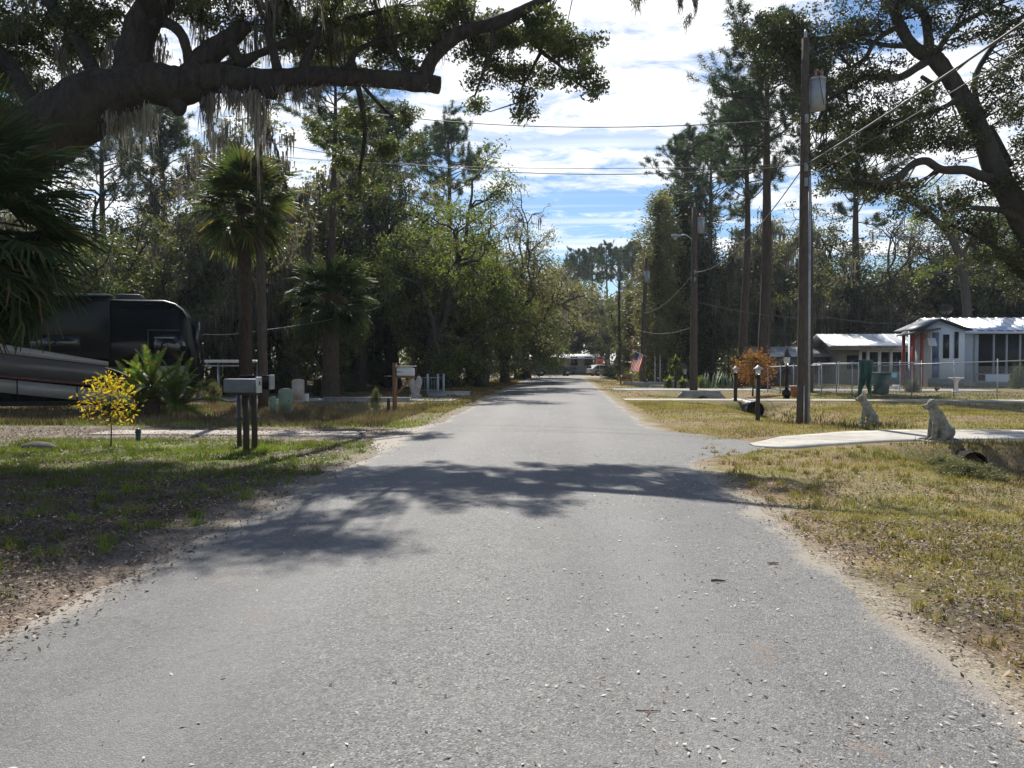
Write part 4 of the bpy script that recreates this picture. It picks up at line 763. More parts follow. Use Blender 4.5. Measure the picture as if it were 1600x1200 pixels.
# far-off wood that closes the view, reads as one mass
def wood_mass(name, x0, x1, Y0, Y1, H, n, seed, mat, label, ls=.44):
    g = np.random.default_rng(seed); k = n // 60; x = g.uniform(x0, x1, k); y = g.uniform(Y0, Y1, k); top = H * (.62 + .5 * fbm(x, y, .11)); z = top * (1 - g.random(k) ** 2.0 * .98)
    C = np.repeat(np.stack([x, y, z], 1), 60, 0) + g.normal(size=(k * 60, 3)) * np.array([.9, .9, .6]); C = C[C[:, 2] > 0]; mb = MB(); leaves(mb, g, C, ls, .55, .2)
    for i in range(int((x1 - x0) * .7)):
        a, b = g.uniform(x0, x1), g.uniform(Y0, Y1); mb.tube([(a, b, 0), (a + g.normal() * .3, b, H * .4), (a + g.normal() * .8, b, H * .8)], [.2, .15, .08], 5, cap=False)
    link(name, mb.mesh(name, mat), kind='stuff', label=label, cat='woodland')
WD = leafmat('wood_leaf', (.06, .08, .038), (.12, .14, .06), (.17, .15, .09), .15, trans=.4)
wood_mass('woodland', -75, -9.5, 66, 88, 12, 62000, 1, WD, 'dense dark wood closing the view behind the left-hand trees')
wood_mass('woodland', 14, 100, 104, 120, 15, 62000, 2, WD, 'dense dark wood closing the view behind the houses on the right')
wood_mass('woodland', -34, 34, 128, 146, 13.5, 56000, 3, WD, 'hazy far-off wood beyond the end of the road')
wood_mass('woodland', 9.2, 14, 66, 96, 9, 26000, 4, WD, 'dark thicket along the right side of the far road', .22)
wood_mass('woodland', -60, -16, 44, 58, 5.5, 50000, 6, WD, 'undergrowth beneath the trees left of the road', .2)
# ------------------------------------------------------------------ palms
FANM = leafmat('fan_frond', (.022, .040, .016), (.045, .068, .026), (.08, .07, .03), .05, trans=.22, rough=.6, spec=.15); FANB = leafmat('sabal_frond', (.045, .075, .025), (.10, .13, .045), (.20, .14, .05), .04, trans=.36, rough=.5, spec=.3)
SAGO = leafmat('sago_frond', (.05, .10, .025), (.09, .15, .035), (.24, .18, .04), .12, trans=.4, rough=.45, spec=.35)
def fan_mesh(seed, mat, R_=.85, pet=.8, n=40, hang=.35, w=.030):
    g = np.random.default_rng(seed); mb = MB(); P = np.array([(f * pet, 0, -.10 * f * f) for f in np.linspace(0, 1, 6)]); mb.tube(P, np.linspace(.016, .009, 6), 5)
    o = P[-1]
    for i in range(n):
        a = R(-125) + R(250) * i / (n - 1); L = R_ * (1 - .25 * (abs(a) / R(125)) ** 2) * g.uniform(.88, 1.08); d = np.array([math.cos(a), math.sin(a), 0]); up = .16 * abs(math.sin(a)) - .02; s = np.array([-d[1], d[0], 0]); fold = np.array([0, 0, 1]) * (1 if i % 2 else -1) * .01
        pts = []
        for f in (0, .35, .7, 1): pts.append(o + d * L * f * (1 - .06 * f * f) + np.array([0, 0, L * (up * f - hang * max(0, f - .35) ** 1.6 * g.uniform(.7, 1.5))]))
        ws = (w * .25, w * 1.15, w * .7, .002); V = []
        for p, w_ in zip(pts, ws): V += [p - s * w_ + fold, p + s * w_ - fold]
        mb.add(V, [(0, 1, 3, 2), (2, 3, 5, 4), (4, 5, 7, 6)])
    return mb.mesh('frond', mat)
def orient(o, az, el, roll=0): o.rotation_euler = (Matrix.Rotation(az, 3, 'Z') @ Matrix.Rotation(-el, 3, 'Y') @ Matrix.Rotation(roll, 3, 'X')).to_euler()
def palm(label, loc, H, meshes, n, tr, fs=1.0, boots=True, seed=1, group='cabbage palms left of the road', skirt=.0, trunk=True, lean=0):
    g = np.random.default_rng(seed); t = thing('cabbage_palm', label, 'palm', loc, 0, group)
    if trunk:
        k = 26; z = np.linspace(-.15, H, k); P = np.stack([lean * (z / H) ** 2, 0 * z, z], 1); r = tr * (1 + .25 * np.exp(-z / .35) + .05 * np.sin(z * 9)); r[z > H - .9] *= 1.25; mb = MB(); knobby_tube(mb, P, r, g, 14, .06, 1)
        if boots:
            for i in range(90): 
                a = i * 2.4; zz = H - 1.5 * (i / 90); c = np.array([lean + math.cos(a) * tr * 1.1, math.sin(a) * tr * 1.1, zz]); d = np.array([math.cos(a) * .16, math.sin(a) * .16, .24]); s = np.array([-math.sin(a), math.cos(a), 0]) * .05; mb.add([c - s, c + s, c + d + s * .4, c + d - s * .4], [(0, 1, 2, 3)])
        mb.build('trunk', BARKS, t, True)
    for i in range(n):
        f = (i + .5) / n; el = R(82 - 140 * f ** .8 - skirt * 30 * f) + g.normal() * .08; o = link('frond', meshes[i % len(meshes)], t, loc=(lean, 0, H - .05 - .25 * f), scale=fs * g.uniform(.85, 1.1)); orient(o, i * 2.4 + g.normal() * .15, el, g.normal() * .25)
    return t
FN = [fan_mesh(i, FANM, 1.0, 1.0, 46, .55, .022) for i in range(3)]; FB = [fan_mesh(i + 9, FANB, .95, .9, 34, .5, .034) for i in range(3)]
palm('dark drooping cabbage palm in the shade at the left edge, nearest palm of all', (GX(-44, 11.2), 11.2, 0), 3.75, FN, 70, .2, .92, seed=1, skirt=.9)
palm('tall slim cabbage palm with round crown beside the slender wooden pole', (GX(384, 28), 28, gz(GX(384, 28), 28)), 7.1, FB, 36, .22, 1.2, seed=2)
palm('stout cabbage palm with a low dark crown halfway to the mailbox post', (GX(517, 36), 36, gz(GX(517, 36), 36)), 4.6, FN, 44, .36, 1.1, seed=3)
palm('small cabbage palm low behind the wooden mailbox, crown in deep shade', (GX(555, 50), 50, 0), 2.2, FN, 30, .25, 1.1, seed=4)
def sago():
    g = np.random.default_rng(8); p = G(238, 654); t = thing('sago_palm', 'bushy sago palm with upright green fronds in front of the motorhome', 'palm', p)
    def pin(seed, L=1.5):
        gg = np.random.default_rng(seed); mb = MB(); P = np.array([(L * f, 0, .42 * f * L * (1 - .75 * f)) for f in np.linspace(0, 1, 9)]); mb.tube(P, np.linspace(.014, .004, 9), 4)
        for i in range(46):
            f = .12 + .87 * i / 46; q = np.array([np.interp(f, np.linspace(0, 1, 9), P[:, k]) for k in range(3)]); l = .20 * math.sin(math.pi * (.12 + .86 * f)) + .03
            for sgn in (-1, 1): d = np.array([.45, sgn * .85, .30]) * l; s = np.array([.017, 0, 0]); mb.add([q - s, q + s, q + d + s * .2], None, [(0, 1, 2)])
        return mb.mesh('frond', SAGO)
    M = [pin(i) for i in range(3)]; mb = MB(); mb.tube([(0, 0, -.05), (0, 0, .35), (.02, 0, .72)], [.2, .22, .16], 10); mb.build('trunk', BARKS, t, True)
    for hx, hz, n, a0 in ((0, .80, 28, 0), (.6, .40, 24, 1), (-.35, .3, 20, 2)):
        for i in range(n):
            f = (i + .5) / n; o = link('frond', M[i % 3], t, loc=(hx, (hx * .3), hz), scale=g.uniform(.8, 1.05)); orient(o, a0 + i * 2.4, R(72 - 100 * f) + g.normal() * .08, g.normal() * .2)
sago()
def yucca(label, px, py, H, s=1.0, heads=1, seed=1, group='spiky yuccas by the flag'):
    g = np.random.default_rng(seed); p = GP(px, py); t = thing('yucca', label, 'plant', p, 0, group); m = LIME if heads == 1 else LIME
    mb = MB(); mb.tube([(0, 0, -.05), (.03, 0, H * .5), (0, 0, H)], [.07, .06, .05], 7); mb.build('stem', BARKS, t)
    lf = MB()
    for i in range(110):
        d = rnd_unit(g, 1)[0]; d[2] = d[2] * .7 + .25; d /= np.linalg.norm(d); sd_ = np.cross(d, (0, 0, 1)); sd_ /= np.linalg.norm(sd_); L = .55 * s * g.uniform(.7, 1.1); c = np.array([0, 0, H]); q = c + d * L * .5; lf.add([c - sd_ * .03, c + sd_ * .03, q + sd_ * .06 * s, q - sd_ * .06 * s, c + d * L + (0, 0, -.06)], [(0, 1, 2, 3)], [(3, 2, 4)])
    lf.build('leaves', m, t)
yucca('taller yucca with a round bright green head on a stem', 1055, 606, 1.55, 1.15, seed=1); yucca('low yucca clump at the foot of the taller one', 1045, 606, .3, 1.15, seed=2); yucca('pale low yucca just right of the tall one', 1066, 606, .25, 1.05, seed=3)
# ------------------------------------------------------------------ bushes and small trees
def bush_at(label, kind, px, py, wpx, hpx, rz=0, Y=None, group='shrubs along the street', cat='shrub', name='shrub'):
    p = GP(px, py) if Y is None else Vector((GX(px, Y), Y, 0)); m = MPP(p.y); T = BUSH[kind]; H0 = {'olive': 1.45, 'dark': 1.8, 'lime': 1.55}[kind]; t = thing(name, label, cat, p, rz, group, (wpx * m / 2.3, wpx * m / 2.3, hpx * m / H0)); link('stems', T['wood'], t); link('foliage', T['leaf'], t)
bush_at('yellowish olive bush right of the sago palm', 'olive', 335, 632, 50, 42, 1)
bush_at('dark hedge bush on the left roadside nearest the white fence', 'dark', 705, 606, 46, 60, 2); bush_at('dark hedge bush with creepers overhanging the far left road edge', 'dark', 742, 603, 44, 52, 3); bush_at('bright shrub lit by sun at the far left bend', 'lime', 788, 590, 34, 30, 4)
bush_at('pale leafy shrub by the ditch left of the wooden mailbox', 'olive', 588, 628, 22, 26, 2.2); bush_at('dark shrub right behind the tall green utility box', 'dark', 500, 618, 44, 34, .3); bush_at('dark rounded bush below the trees behind the beige box', 'dark', 545, 608, 46, 40, 1.9, Y=44)
bush_at('low dark bush at the right end of the picture by the porch', 'dark', 1592, 612, 36, 46, 4.2, Y=52); bush_at('dark bush studded with pale flowers inside the wire fence', 'dark', 1426, 613, 32, 28, 2.4)
bush_at('broad dark shrub under the ivy-covered trees by the flag', 'dark', 965, 592, 62, 36, .7); bush_at('rounded green shrub under the bright street trees by the sign', 'lime', 985, 594, 30, 26, 1.7); bush_at('feathery green shrub left of the agave clump', 'lime', 1095, 607, 22, 24, .7)
bush_at('low shrub right of the mailbox trees, deep in shade', 'dark', 660, 602, 50, 44, 1.2, Y=52); bush_at('dark understory bush directly behind the motorhome mirror', 'dark', 345, 600, 66, 56, 5, Y=40); bush_at('dark understory bush behind the slim cabbage palm trunk', 'dark', 430, 602, 80, 66, 2, Y=42)
bush_at('dark understory bush behind the pine trunk at left centre', 'dark', 600, 598, 60, 64, 3, Y=55); bush_at('thicket bush in shade right of the path lights', 'dark', 1210, 600, 50, 26, 3.6, Y=58); bush_at('dark bush beneath the moss curtains by the orange tree', 'dark', 1140, 598, 46, 24, 3.1, Y=60)
YEL = leafmat('yellow_leaf', (.55, .33, .02), (.62, .46, .04), (.38, .40, .05), .2, trans=.5, rough=.6, tcol=1.25, spec=.2); ORG = leafmat('orange_leaf', (.34, .14, .035), (.46, .22, .055), (.20, .11, .05), .3, trans=.45, rough=.6, tcol=1.2, spec=.2)
def small_tree(name, label, loc, H, R_, stem, mat, n, ls, seed, bark=BARKG, asp=.5, base=.35, flat=1.0, lf_up=.3):
    g = np.random.default_rng(seed); t = thing(name, label, 'small tree', loc); wb = MB(); wb.tube([(0, 0, -.05), (.02, 0, H * .25), (-.01, .01, H * .5), (.02, 0, H * .9)], [stem, stem * .8, stem * .6, stem * .25], 7); cs = []
    for i in range(30):
        f = base + (1 - base) * i / 30; z = f * H; a = i * 2.4 + g.normal() * .3; r = R_ * math.sin(math.pi * min(.97, (f - base) / (1 - base) * .75 + .22)) * g.uniform(.6, 1.1); e = np.array([math.cos(a) * r, math.sin(a) * r, z + r * .35]); P = [(0, 0, z * .93), tuple(e * np.array([.5, .5, 1]) - (0, 0, .05 * r)), tuple(e)]; wb.tube(P, [stem * .4, stem * .25, stem * .1], 4, cap=False); cs += [e, (np.array(P[0]) + e) / 2 * .6 + e * .4]
    T = np.array(cs); C = np.repeat(T, n // len(T), 0) + g.normal(size=(len(T) * (n // len(T)), 3)) * np.array([.14, .14, .09]) * R_ / .5; lb = MB(); leaves(lb, g, C, ls, asp, lf_up); wb.build('trunk', bark, t, True); lb.build('foliage', mat, t); return t
small_tree('sapling', 'small sapling with bright yellow autumn leaves on the left verge', GP(173, 700), 1.28, .46, .014, YEL, 560, .09, 5, asp=.36, base=.34)
p = GP(1176, 614); small_tree('orange_tree', 'small rounded tree covered in rusty orange leaves by the path lights', p, 2.2, .9, .05, ORG, 3000, .10, 4, asp=.5, base=.30)
def weeds():                                # tall pale weeds in front of the motorhome, each a plant
    g = np.random.default_rng(5)
    for px, h, lb in ((33, .75, 'tall pale weed below the rear end of the motorhome stripe'), (70, .6, 'shorter seeding weed between the two tallest ones'), (107, .8, 'tallest seeding weed left of the yellow sapling'), (88, .5, 'low dry weed beside the tallest seeding weed')):
        p = GP(px, 640); t = thing('tall_weed', lb, 'weed', p, 0, 'tall weeds in front of the motorhome'); mb = MB(); lf = MB()
        for k in range(4):
            e = np.array([g.normal() * .14, g.normal() * .1, h * 1.3 * g.uniform(.7, 1)]); mb.tube([(0, 0, 0), tuple(e * (.5, .5, .6)), tuple(e)], [.008, .006, .003], 4); C = np.array([e * f for f in g.uniform(.25, 1, 50)]) + g.normal(size=(50, 3)) * .05; leaves(lf, g, C, .06, .5, .2)
        mb.build('stems', G3, t); lf.build('leaves', SPAR, t)
weeds()
# ------------------------------------------------------------------ materials for made things
BLK = solid('black_paint', (.006, .007, .008), .12, .18, var=.1); BLKG = solid('black_glass', (.010, .012, .014), .05, .6, var=.05); GRYP = solid('silver_paint', (.29, .285, .28), .3, .5, var=.06); TAUP = solid('taupe_paint', (.09, .083, .082), .3, .5, var=.06); WHT = solid('white_paint', (.70, .70, .68), .5, .4, var=.08, dirt=((.35, .33, .28), .4))
RUB = solid('rubber', (.02, .02, .02), .8); CHR = solid('chrome', (.6, .6, .62), .15, .5, 1); GALV = solid('galvanised_steel', (.42, .44, .46), .45, .5, .6, var=.15, scale=20); DKM = solid('dark_metal', (.03, .032, .035), .45, .5)
POLE = barkmat('pole_wood', (.05, .042, .036), (.12, .10, .082), 14, strength=.35); PLNK = solid('weathered_timber', (.20, .12, .07), .8, .2, var=.3, stretch=(1, 1, .1), bump=.3); DKW = solid('dark_timber', (.045, .04, .035), .85, .2, var=.35, stretch=(1, 1, .12), bump=.3)
GRNB = solid('green_plastic', (.16, .23, .18), .5, .4, var=.1, dirt=((.12, .12, .08), .4)); BEIG = solid('beige_plastic', (.44, .39, .35), .5, .4, var=.1, dirt=((.2, .17, .13), .35)); BIN = solid('dark_green_plastic', (.012, .05, .032), .4, .45); TARP = solid('green_tarp', (.012, .075, .055), .5, .4, var=.3)
WIRE = solid('cable', (.10, .10, .10), .6, .3); PGREY = solid('transformer_grey', (.29, .32, .35), .4, .4, var=.08, dirt=((.25, .2, .15), .3)); PORC = solid('brown_porcelain', (.25, .10, .06), .2, .6)
RED = solid('red_paint', (.20, .035, .028), .5, .4); BLUW = solid('pale_blue_siding', (.52, .59, .68), .6, .3, var=.06, dirt=((.3, .33, .36), .3)); ROOFM = solid('white_metal_roof', (.74, .75, .76), .33, .6, .55, var=.08, dirt=((.4, .36, .3), .35)); SID = solid('tan_siding', (.28, .25, .21), .7, .2, var=.1); SHIN = solid('brown_shingle', (.22, .18, .15), .9, .2, var=.3, scale=3); SCR = solid('dark_screen', (.015, .02, .022), .35, .4); DOORB = solid('blue_door', (.08, .13, .22), .5, .4)
# ------------------------------------------------------------------ motorhome
def motorhome():
    fx, fy = GX(299, 26), 26.0; t = thing('motorhome', 'large black motorhome with taupe and silver swoosh parked behind the sago palm', 'motorhome', (fx, fy, 0), R(17))   # local: front at x=0, tail at x=-12, camera side at y=0
    g0 = gz(fx - 5, fy + 1); t.location.z = -.02
    def side(poly, name, mat, y=-.012, d=.02, par=None): mb = MB(); mb.prism(poly, (0, y, 0), (1, 0, 0), (0, 0, 1), (0, -1, 0), d); return mb.build(name, mat, par or t)
    # body shell with rounded front top, extruded over its width
    arc = [(-.02, 2.75), (-.10, 3.05), (-.24, 3.28), (-.46, 3.46), (-.78, 3.56)]
    prof = [(-12, .42), (-.15, .42), (-.02, .6), (.10, 1.0), (.13, 1.7)] + arc + [(-12, 3.56)]
    mb = MB(); mb.prism(prof, (0, 0, 0), (1, 0, 0), (0, 0, 1), (0, 1, 0), 2.3); mb.build('body', BLK, t)
    mb = MB(); mb.tube([(-2.35, .0, 3.565), (-.8, .0, 3.565), (-.47, 0, 3.47), (-.24, 0, 3.29), (-.10, 0, 3.06)], .022, 6); mb.build('roof_trim', GALV, t)
    so = MB(); so.rbox((-7.3, -.06, 2.70), (9.9, .3, 1.94), .03); s_ = so.build('slide_out', BLK, t); mb = MB(); mb.rbox((-7.3, -.03, 3.70), (9.95, .6, .06), .02); mb.build('awning', solid('awning_teal', (.05, .10, .12), .35, .5), s_); mb = MB(); mb.rbox((-1.95, .8, 3.68), (.75, .7, .24), .06); mb.build('air_conditioner', DKM, t)
    side([(-12, 3.2), (-8, 2.68), (-5.3, 2.16), (-2.4, 1.64), (-2.4, 1.50), (-5.3, 1.88), (-8, 2.36), (-12, 2.9)], 'swoosh_stripe', GRYP, -.214, .012); side([(-12, 2.88), (-8, 2.34), (-5.3, 1.86), (-2.4, 1.48), (-2.4, .86), (-5.3, 1.18), (-12, 1.8)], 'swoosh_panel', TAUP, -.212, .010)
    side([(-12, 1.86), (-5.3, 1.22), (-2.42, .90), (-2.42, .83), (-5.3, 1.13), (-12, 1.78)], 'dark_red_stripe', solid('maroon_paint', (.09, .03, .03), .3, .5), -.216, .010)
    for a, b in ((-8.2, -5.02), (-4.98, -3.35), (-3.31, -1.6)):
        za, zb = (lambda x: .79 - (x + 2.7) * .12)(a), (lambda x: .79 - (x + 2.7) * .12)(b); side([(a, za), (b, zb), (b, zb - .42), (a, za - .42)], 'storage_door', GRYP, -.10, .03)
    side([(-1.55, .9), (-.2, .9), (-.1, .45), (-1.55, .45)], 'front_skirt', TAUP, -.012, .02)
    side([(-1.25, 2.6), (-.35, 2.6), (-.16, 2.2), (-.1, 1.75), (-1.25, 1.75)], 'driver_window', BLKG, -.006, .02); f = t.children[-1]
    for poly in ([(-1.30, 2.66), (-.34, 2.66), (-.34, 2.61), (-1.30, 2.61)], [(-1.30, 2.6), (-1.26, 2.6), (-1.26, 1.72), (-1.30, 1.72)]): side(poly, 'window_frame', DKM, -.008, .035, f)
    side([(-1.1, 2.42), (-.5, 2.42), (-.5, 2.38), (-1.1, 2.38)], 'visor_edge', GRYP, -.028, .01, f)
    side([(-4.6, 2.45), (-3.2, 2.45), (-3.2, 1.95), (-4.6, 1.95)], 'side_window', BLKG, -.212, .012); side([(-8.6, 2.9), (-7.0, 2.9), (-7.0, 2.4), (-8.6, 2.4)], 'side_window', BLKG, -.212, .012)
    side([(-1.1, 1.5), (-.15, 1.5), (-.02, .95), (-1.1, .95)], 'front_panel', GRYP, -.006, .02)
    mb = MB(); mb.prism([(2.0, 1.75), (2.0, 2.95), (.3, 2.95), (.3, 1.75)], (.06, 0, 0), (0, 1, 0), (0, 0, 1), (1, 0, -.03), .09); mb.build('windscreen', BLKG, t)
    mb = MB(); mb.tube([(.05, -.02, 1.35), (.25, -.14, 1.45), (.36, -.18, 1.62), (.37, -.2, 1.75)], .035, 7); a = mb.build('mirror_arm', BLK, t, True); mb = MB(); mb.rbox((.37, -.2, 1.98), (.13, .26, .52), .045); mb.build('mirror_housing', BLK, a)
    for x in (-2.3, -8.6):
        mb = MB(); mb.tube([(x, .06, .48), (x, .36, .48)], .48, 24); w = mb.build('wheel', RUB, t, True); mb = MB(); mb.tube([(x, .03, .48), (x, .1, .48)], .28, 20); mb.build('rim', CHR, w)
    mb = MB(); mb.box((-6, 1.2, .42), (11.6, 2.2, .3)); mb.build('undercarriage', DKM, t)
motorhome()
# ------------------------------------------------------------------ mailboxes
def mailbox_pair():
    def mb_box(mb, L, W, H, c):              # arched-top mailbox body, long axis x
        n = 9; prof = [(-W / 2, 0), (W / 2, 0)] + [(W / 2 * math.cos(a), H * .62 + H * .38 * math.sin(a)) for a in np.linspace(0, math.pi, n)]
        mb.prism(prof, (c[0] - L / 2, c[1], c[2]), (0, 1, 0), (0, 0, 1), (1, 0, 0), L)
    Y = 14.8; m = MPP(Y)
    p = GP(385, 706); t = thing('mailbox', 'long grey metal mailbox, left of the pair on dark posts', 'mailbox', p, 0, 'pair of roadside mailboxes'); z0 = 1.07
    mb = MB(); mb.rbox((-.08, 0, z0 + .125), (.58, .22, .25), .025); b = mb.build('box', solid('dull_grey_metal', (.13, .145, .16), .55, .4, .3, var=.2, dirt=((.12, .12, .11), .4)), t)
    mb = MB(); mb.rbox((.235, 0, z0 + .14), (.03, .235, .285), .008); d = mb.build('door', GALV, t); mb = MB(); mb.box((.252, .0, z0 + .17), (.012, .04, .07)); mb.build('latch', DKM, d)
    mb = MB(); mb.rbox((-.06, 0, z0 - .02), (.5, .2, .035), .005); mb.build('shelf', DKW, t); mb = MB(); mb.box((0, 0, z0 / 2 - .06), (.085, .085, z0 + .08)); mb.build('post', DKW, t); mb = MB(); mb.box((-.02, .1, .80), (.05, .05, .5)); mb.build('brace', DKW, t)
    q = GP(374, 695); t = thing('post', 'thin dark post with a bolted collar left of the mailbox posts', 'post', q); mb = MB(); mb.tube([(0, 0, -.05), (0, 0, 1.03)], .045, 10); mb.build('shaft', DKM, t); mb = MB(); mb.tube([(-.07, 0, .55), (.07, 0, .55)], .03, 8); mb.tube([(0, 0, .51), (0, 0, .6)], .06, 10); mb.build('collar', DKM, t)
    q = GP(398, 700); t = thing('mailbox', 'black mailbox with open-looking dark side, right of the pair', 'mailbox', q, 0, 'pair of roadside mailboxes'); mb = MB(); mb.rbox((.04, 0, 1.25), (.56, .22, .25), .03); mb.build('box', BLK, t); mb = MB(); mb.rbox((.335, 0, 1.25), (.03, .24, .27), .01); mb.build('door', solid('grey_door', (.25, .26, .27), .5, .4), t)
    mb = MB(); mb.box((0, 0, .55), (.085, .085, 1.15)); mb.build('post', DKW, t); mb = MB(); mb.box((.02, 0, 1.115), (.5, .14, .03)); mb.tube([(-.02, 0, .95), (-.14, 0, 1.1)], .03, 6); mb.build('bracket', DKW, t)
    # wooden mailbox stand further on
    p = GP(617, 641); t = thing('mailbox', 'white and grey mailbox on a brown timber post with diagonal brace', 'mailbox', p); mb = MB(); mb.box((0, 0, .78), (.13, .13, 1.7)); mb.build('post', PLNK, t)
    mb = MB(); mb.rbox((.37, 0, 1.33), (.58, .26, .26), .04); mb.build('box', solid('white_box', (.52, .55, .58), .4, .4, var=.06), t); mb = MB(); mb.box((.37, 0, 1.52), (.66, .3, .025)); mb.box((.33, 0, 1.475), (.54, .27, .012)); mb.build('lid', WHT, t)
    mb = MB(); mb.box((.30, 0, 1.16), (.74, .1, .07)); mb.build('arm', PLNK, t); mb = MB(); mb.box((.33, 0, .88), (.85, .08, .08), rot=(0, R(-46), 0)); mb.build('brace', PLNK, t); mb = MB(); mb.box((-.2, 0, 1.18), (.32, .1, .02)); mb.build('newspaper_shelf', DKM, t)
    mb = MB()
    for i in range(4): mb.box((.10 + i * .045, -.134, 1.33), (.022, .004, .045))
    mb.build('number_marks', DKM, t)
    q = GP(607, 643); mb = MB(); mb.tube([(0, 0, -.05), (0, 0, .5)], [.06, .05], 8); mb.build('stump_post', DKW, label='short dark stump post left of the timber mailbox post', cat='post', loc=q)
    for px, py, lb in ((753, 596, 'dark mailbox on a thin post, nearer of two by the far left bend'), (772, 590, 'small dark mailbox at the far left bend, further of two')):
        p = GP(px, py); t = thing('mailbox', lb, 'mailbox', p, 0, 'far mailboxes on the left'); mb = MB(); mb.box((.0, 0, .55), (.1, .1, 1.1)); mb.build('post', DKW, t); mb = MB(); mb.rbox((.2, 0, 1.22), (.75, .25, .27), .05); mb.build('box', PGREY, t)
mailbox_pair()
# ------------------------------------------------------------------ utility pedestals
def pedestal(name, label, px, py, w, h, mat, group, tilt=0, rnd=True):
    p = GP(px, py); t = thing(name, label, 'utility box', p, R(12), group); t.rotation_euler = (0, tilt, R(12)); n = 9; prof = [(-w / 2, -.1), (w / 2, -.1)] + [(w / 2 * math.cos(a), h - w * .18 + w * .18 * math.sin(a)) for a in np.linspace(0, math.pi, n)]
    mb = MB(); mb.prism(prof, (0, -w * .4, 0), (1, 0, 0), (0, 0, 1), (0, 1, 0), w * .8); o = mb.build('cover', mat, t); md = o.modifiers.new('b', 'BEVEL'); md.width = .015; md.segments = 2; md.limit_method = 'ANGLE'
    mb = MB(); mb.box((0, -w * .405, h * .45), (w * .82, .008, h * .7)); mb.build('panel', mat, t)
    mb = MB(); mb.box((w * .3, -w * .41, h * .5), (.02, .02, .05)); mb.build('lock', DKM, t)
pedestal('utility_pedestal', 'short leaning green utility pedestal, smallest of the boxes', 428, 645, .22, .56, GRNB, 'utility boxes in the weeds', R(-5)); pedestal('utility_pedestal', 'pale green rounded utility box standing in the weeds, middle of the boxes', 446, 642, .40, .80, GRNB, 'utility boxes in the weeds'); pedestal('utility_pedestal', 'beige round-topped utility box, tallest and furthest back', 466, 628, .46, .93, BEIG, 'utility boxes in the weeds')
p = GP(478, 627); mb = MB(); mb.rbox((0, 0, .15), (.2, .2, .32), .02); mb.build('meter_box', WHT, label='tiny white box on the ground beside the tall beige box', cat='box', loc=p)
p = GP(216, 690); t = thing('standpipe', 'small dark green garden standpipe right of the yellow sapling', 'pipe', p); mb = MB(); mb.tube([(0, 0, -.05), (0, 0, .17)], .05, 8); mb.build('pipe', BIN, t); mb = MB(); mb.lathe([(.03, .15), (.065, .18), (.05, .24), (.01, .27)], n=10); mb.build('cap', BIN, t)
p = GP(60, 700); mb = MB(); mb.sphere((0, 0, .02), .28, 12, 8, (1.2, .7, .45)); mb.build('rock', solid('mossy_stone', (.12, .11, .09), .9, .2, var=.4, bump=.6), smooth=True, label='low mossy stone in the grass at the edge of the left driveway', cat='rock', loc=p)
# ------------------------------------------------------------------ blobby statues (one continuous surface each)
def blob(name, caps, voxel, mat, parent, cuts=()):
    mb = MB()
    for (a, b, ra, rb) in caps:
        a = np.array(a, float); b = np.array(b, float); k = 7; P = [a + (b - a) * f for f in np.linspace(0, 1, k)]; mb.tube(P, np.linspace(ra, rb, k), 12); mb.sphere(a, ra, 12, 8); mb.sphere(b, rb, 12, 8)
    me = mb.mesh(name, mat); o = bpy.data.objects.new('tmp', me); COL.objects.link(o); m = o.modifiers.new('r', 'REMESH'); m.mode = 'VOXEL'; m.voxel_size = voxel; s = o.modifiers.new('s', 'SMOOTH'); s.factor = .6; s.iterations = 4
    dg = bpy.context.evaluated_depsgraph_get(); n = bpy.data.meshes.new_from_object(o.evaluated_get(dg)); bpy.data.objects.remove(o); n.materials.clear(); n.materials.append(mat); n.polygons.foreach_set('use_smooth', np.ones(len(n.polygons), bool)); n.name = name
    return link(name, n, parent)
DOGM = solid('weathered_statue_concrete', (.25, .24, .20), .9, .2, var=.35, scale=7, bump=.6, bscale=30, dirt=((.10, .10, .06), .7))
def dog(label, px, py, s, rz, thinner=1.0):
    p = GP(px, py); t = thing('dog_statue', label, 'statue', p, rz, 'pair of dog statues beside the driveway', s); k = thinner
    caps = [((.12, 0, .20), (-.04, 0, .52), .155 * k, .13 * k), ((-.04, 0, .50), (-.12, 0, .66), .125 * k, .10), ((-.13, 0, .74), (-.15, 0, .74), .105, .09), ((-.17, 0, .72), (-.27, 0, .69), .07, .055), ((-.14, .055, .82), (-.09, .085, .76), .035, .03), ((-.14, -.055, .82), (-.09, -.085, .76), .035, .03),
            ((-.09, .07, .46), (-.14, .075, .06), .065, .048), ((-.09, -.07, .46), (-.14, -.075, .06), .065, .048), ((-.14, .075, .05), (-.22, .075, .045), .05, .042), ((-.14, -.075, .05), (-.22, -.075, .045), .05, .042),
            ((.14, .11, .20), (.05, .13, .16), .13, .09), ((.14, -.11, .20), (.05, -.13, .16), .13, .09), ((.04, .13, .10), (.0, .13, .05), .06, .05), ((.04, -.13, .10), (.0, -.13, .05), .06, .05), ((.02, .13, .05), (-.06, .13, .045), .05, .04), ((.02, -.13, .05), (-.06, -.13, .045), .05, .04), ((.24, 0, .08), (.33, .06, .06), .05, .035)]
    blob('body', caps, .016, DOGM, t); mb = MB(); mb.rbox((.04, 0, -.0), (.62, .4, .07), .02); mb.build('plinth', MATS['grey_concrete'], t)
    for y in (-.045, .045): mb = MB(); mb.sphere((-.235, y, .765), .014, 8, 6); mb.build('eye', DKM, t)
    mb = MB(); mb.sphere((-.325, 0, .705), .018, 8, 6); mb.build('nose', DKM, t)
dog('sitting dog statue with turned-down head on the near side of the driveway', 1466, 690, 1.02, R(8)); dog('slimmer sitting dog statue on the far side of the driveway', 1356, 664, .94, R(-15), .9)
g_ = np.random.default_rng(6)
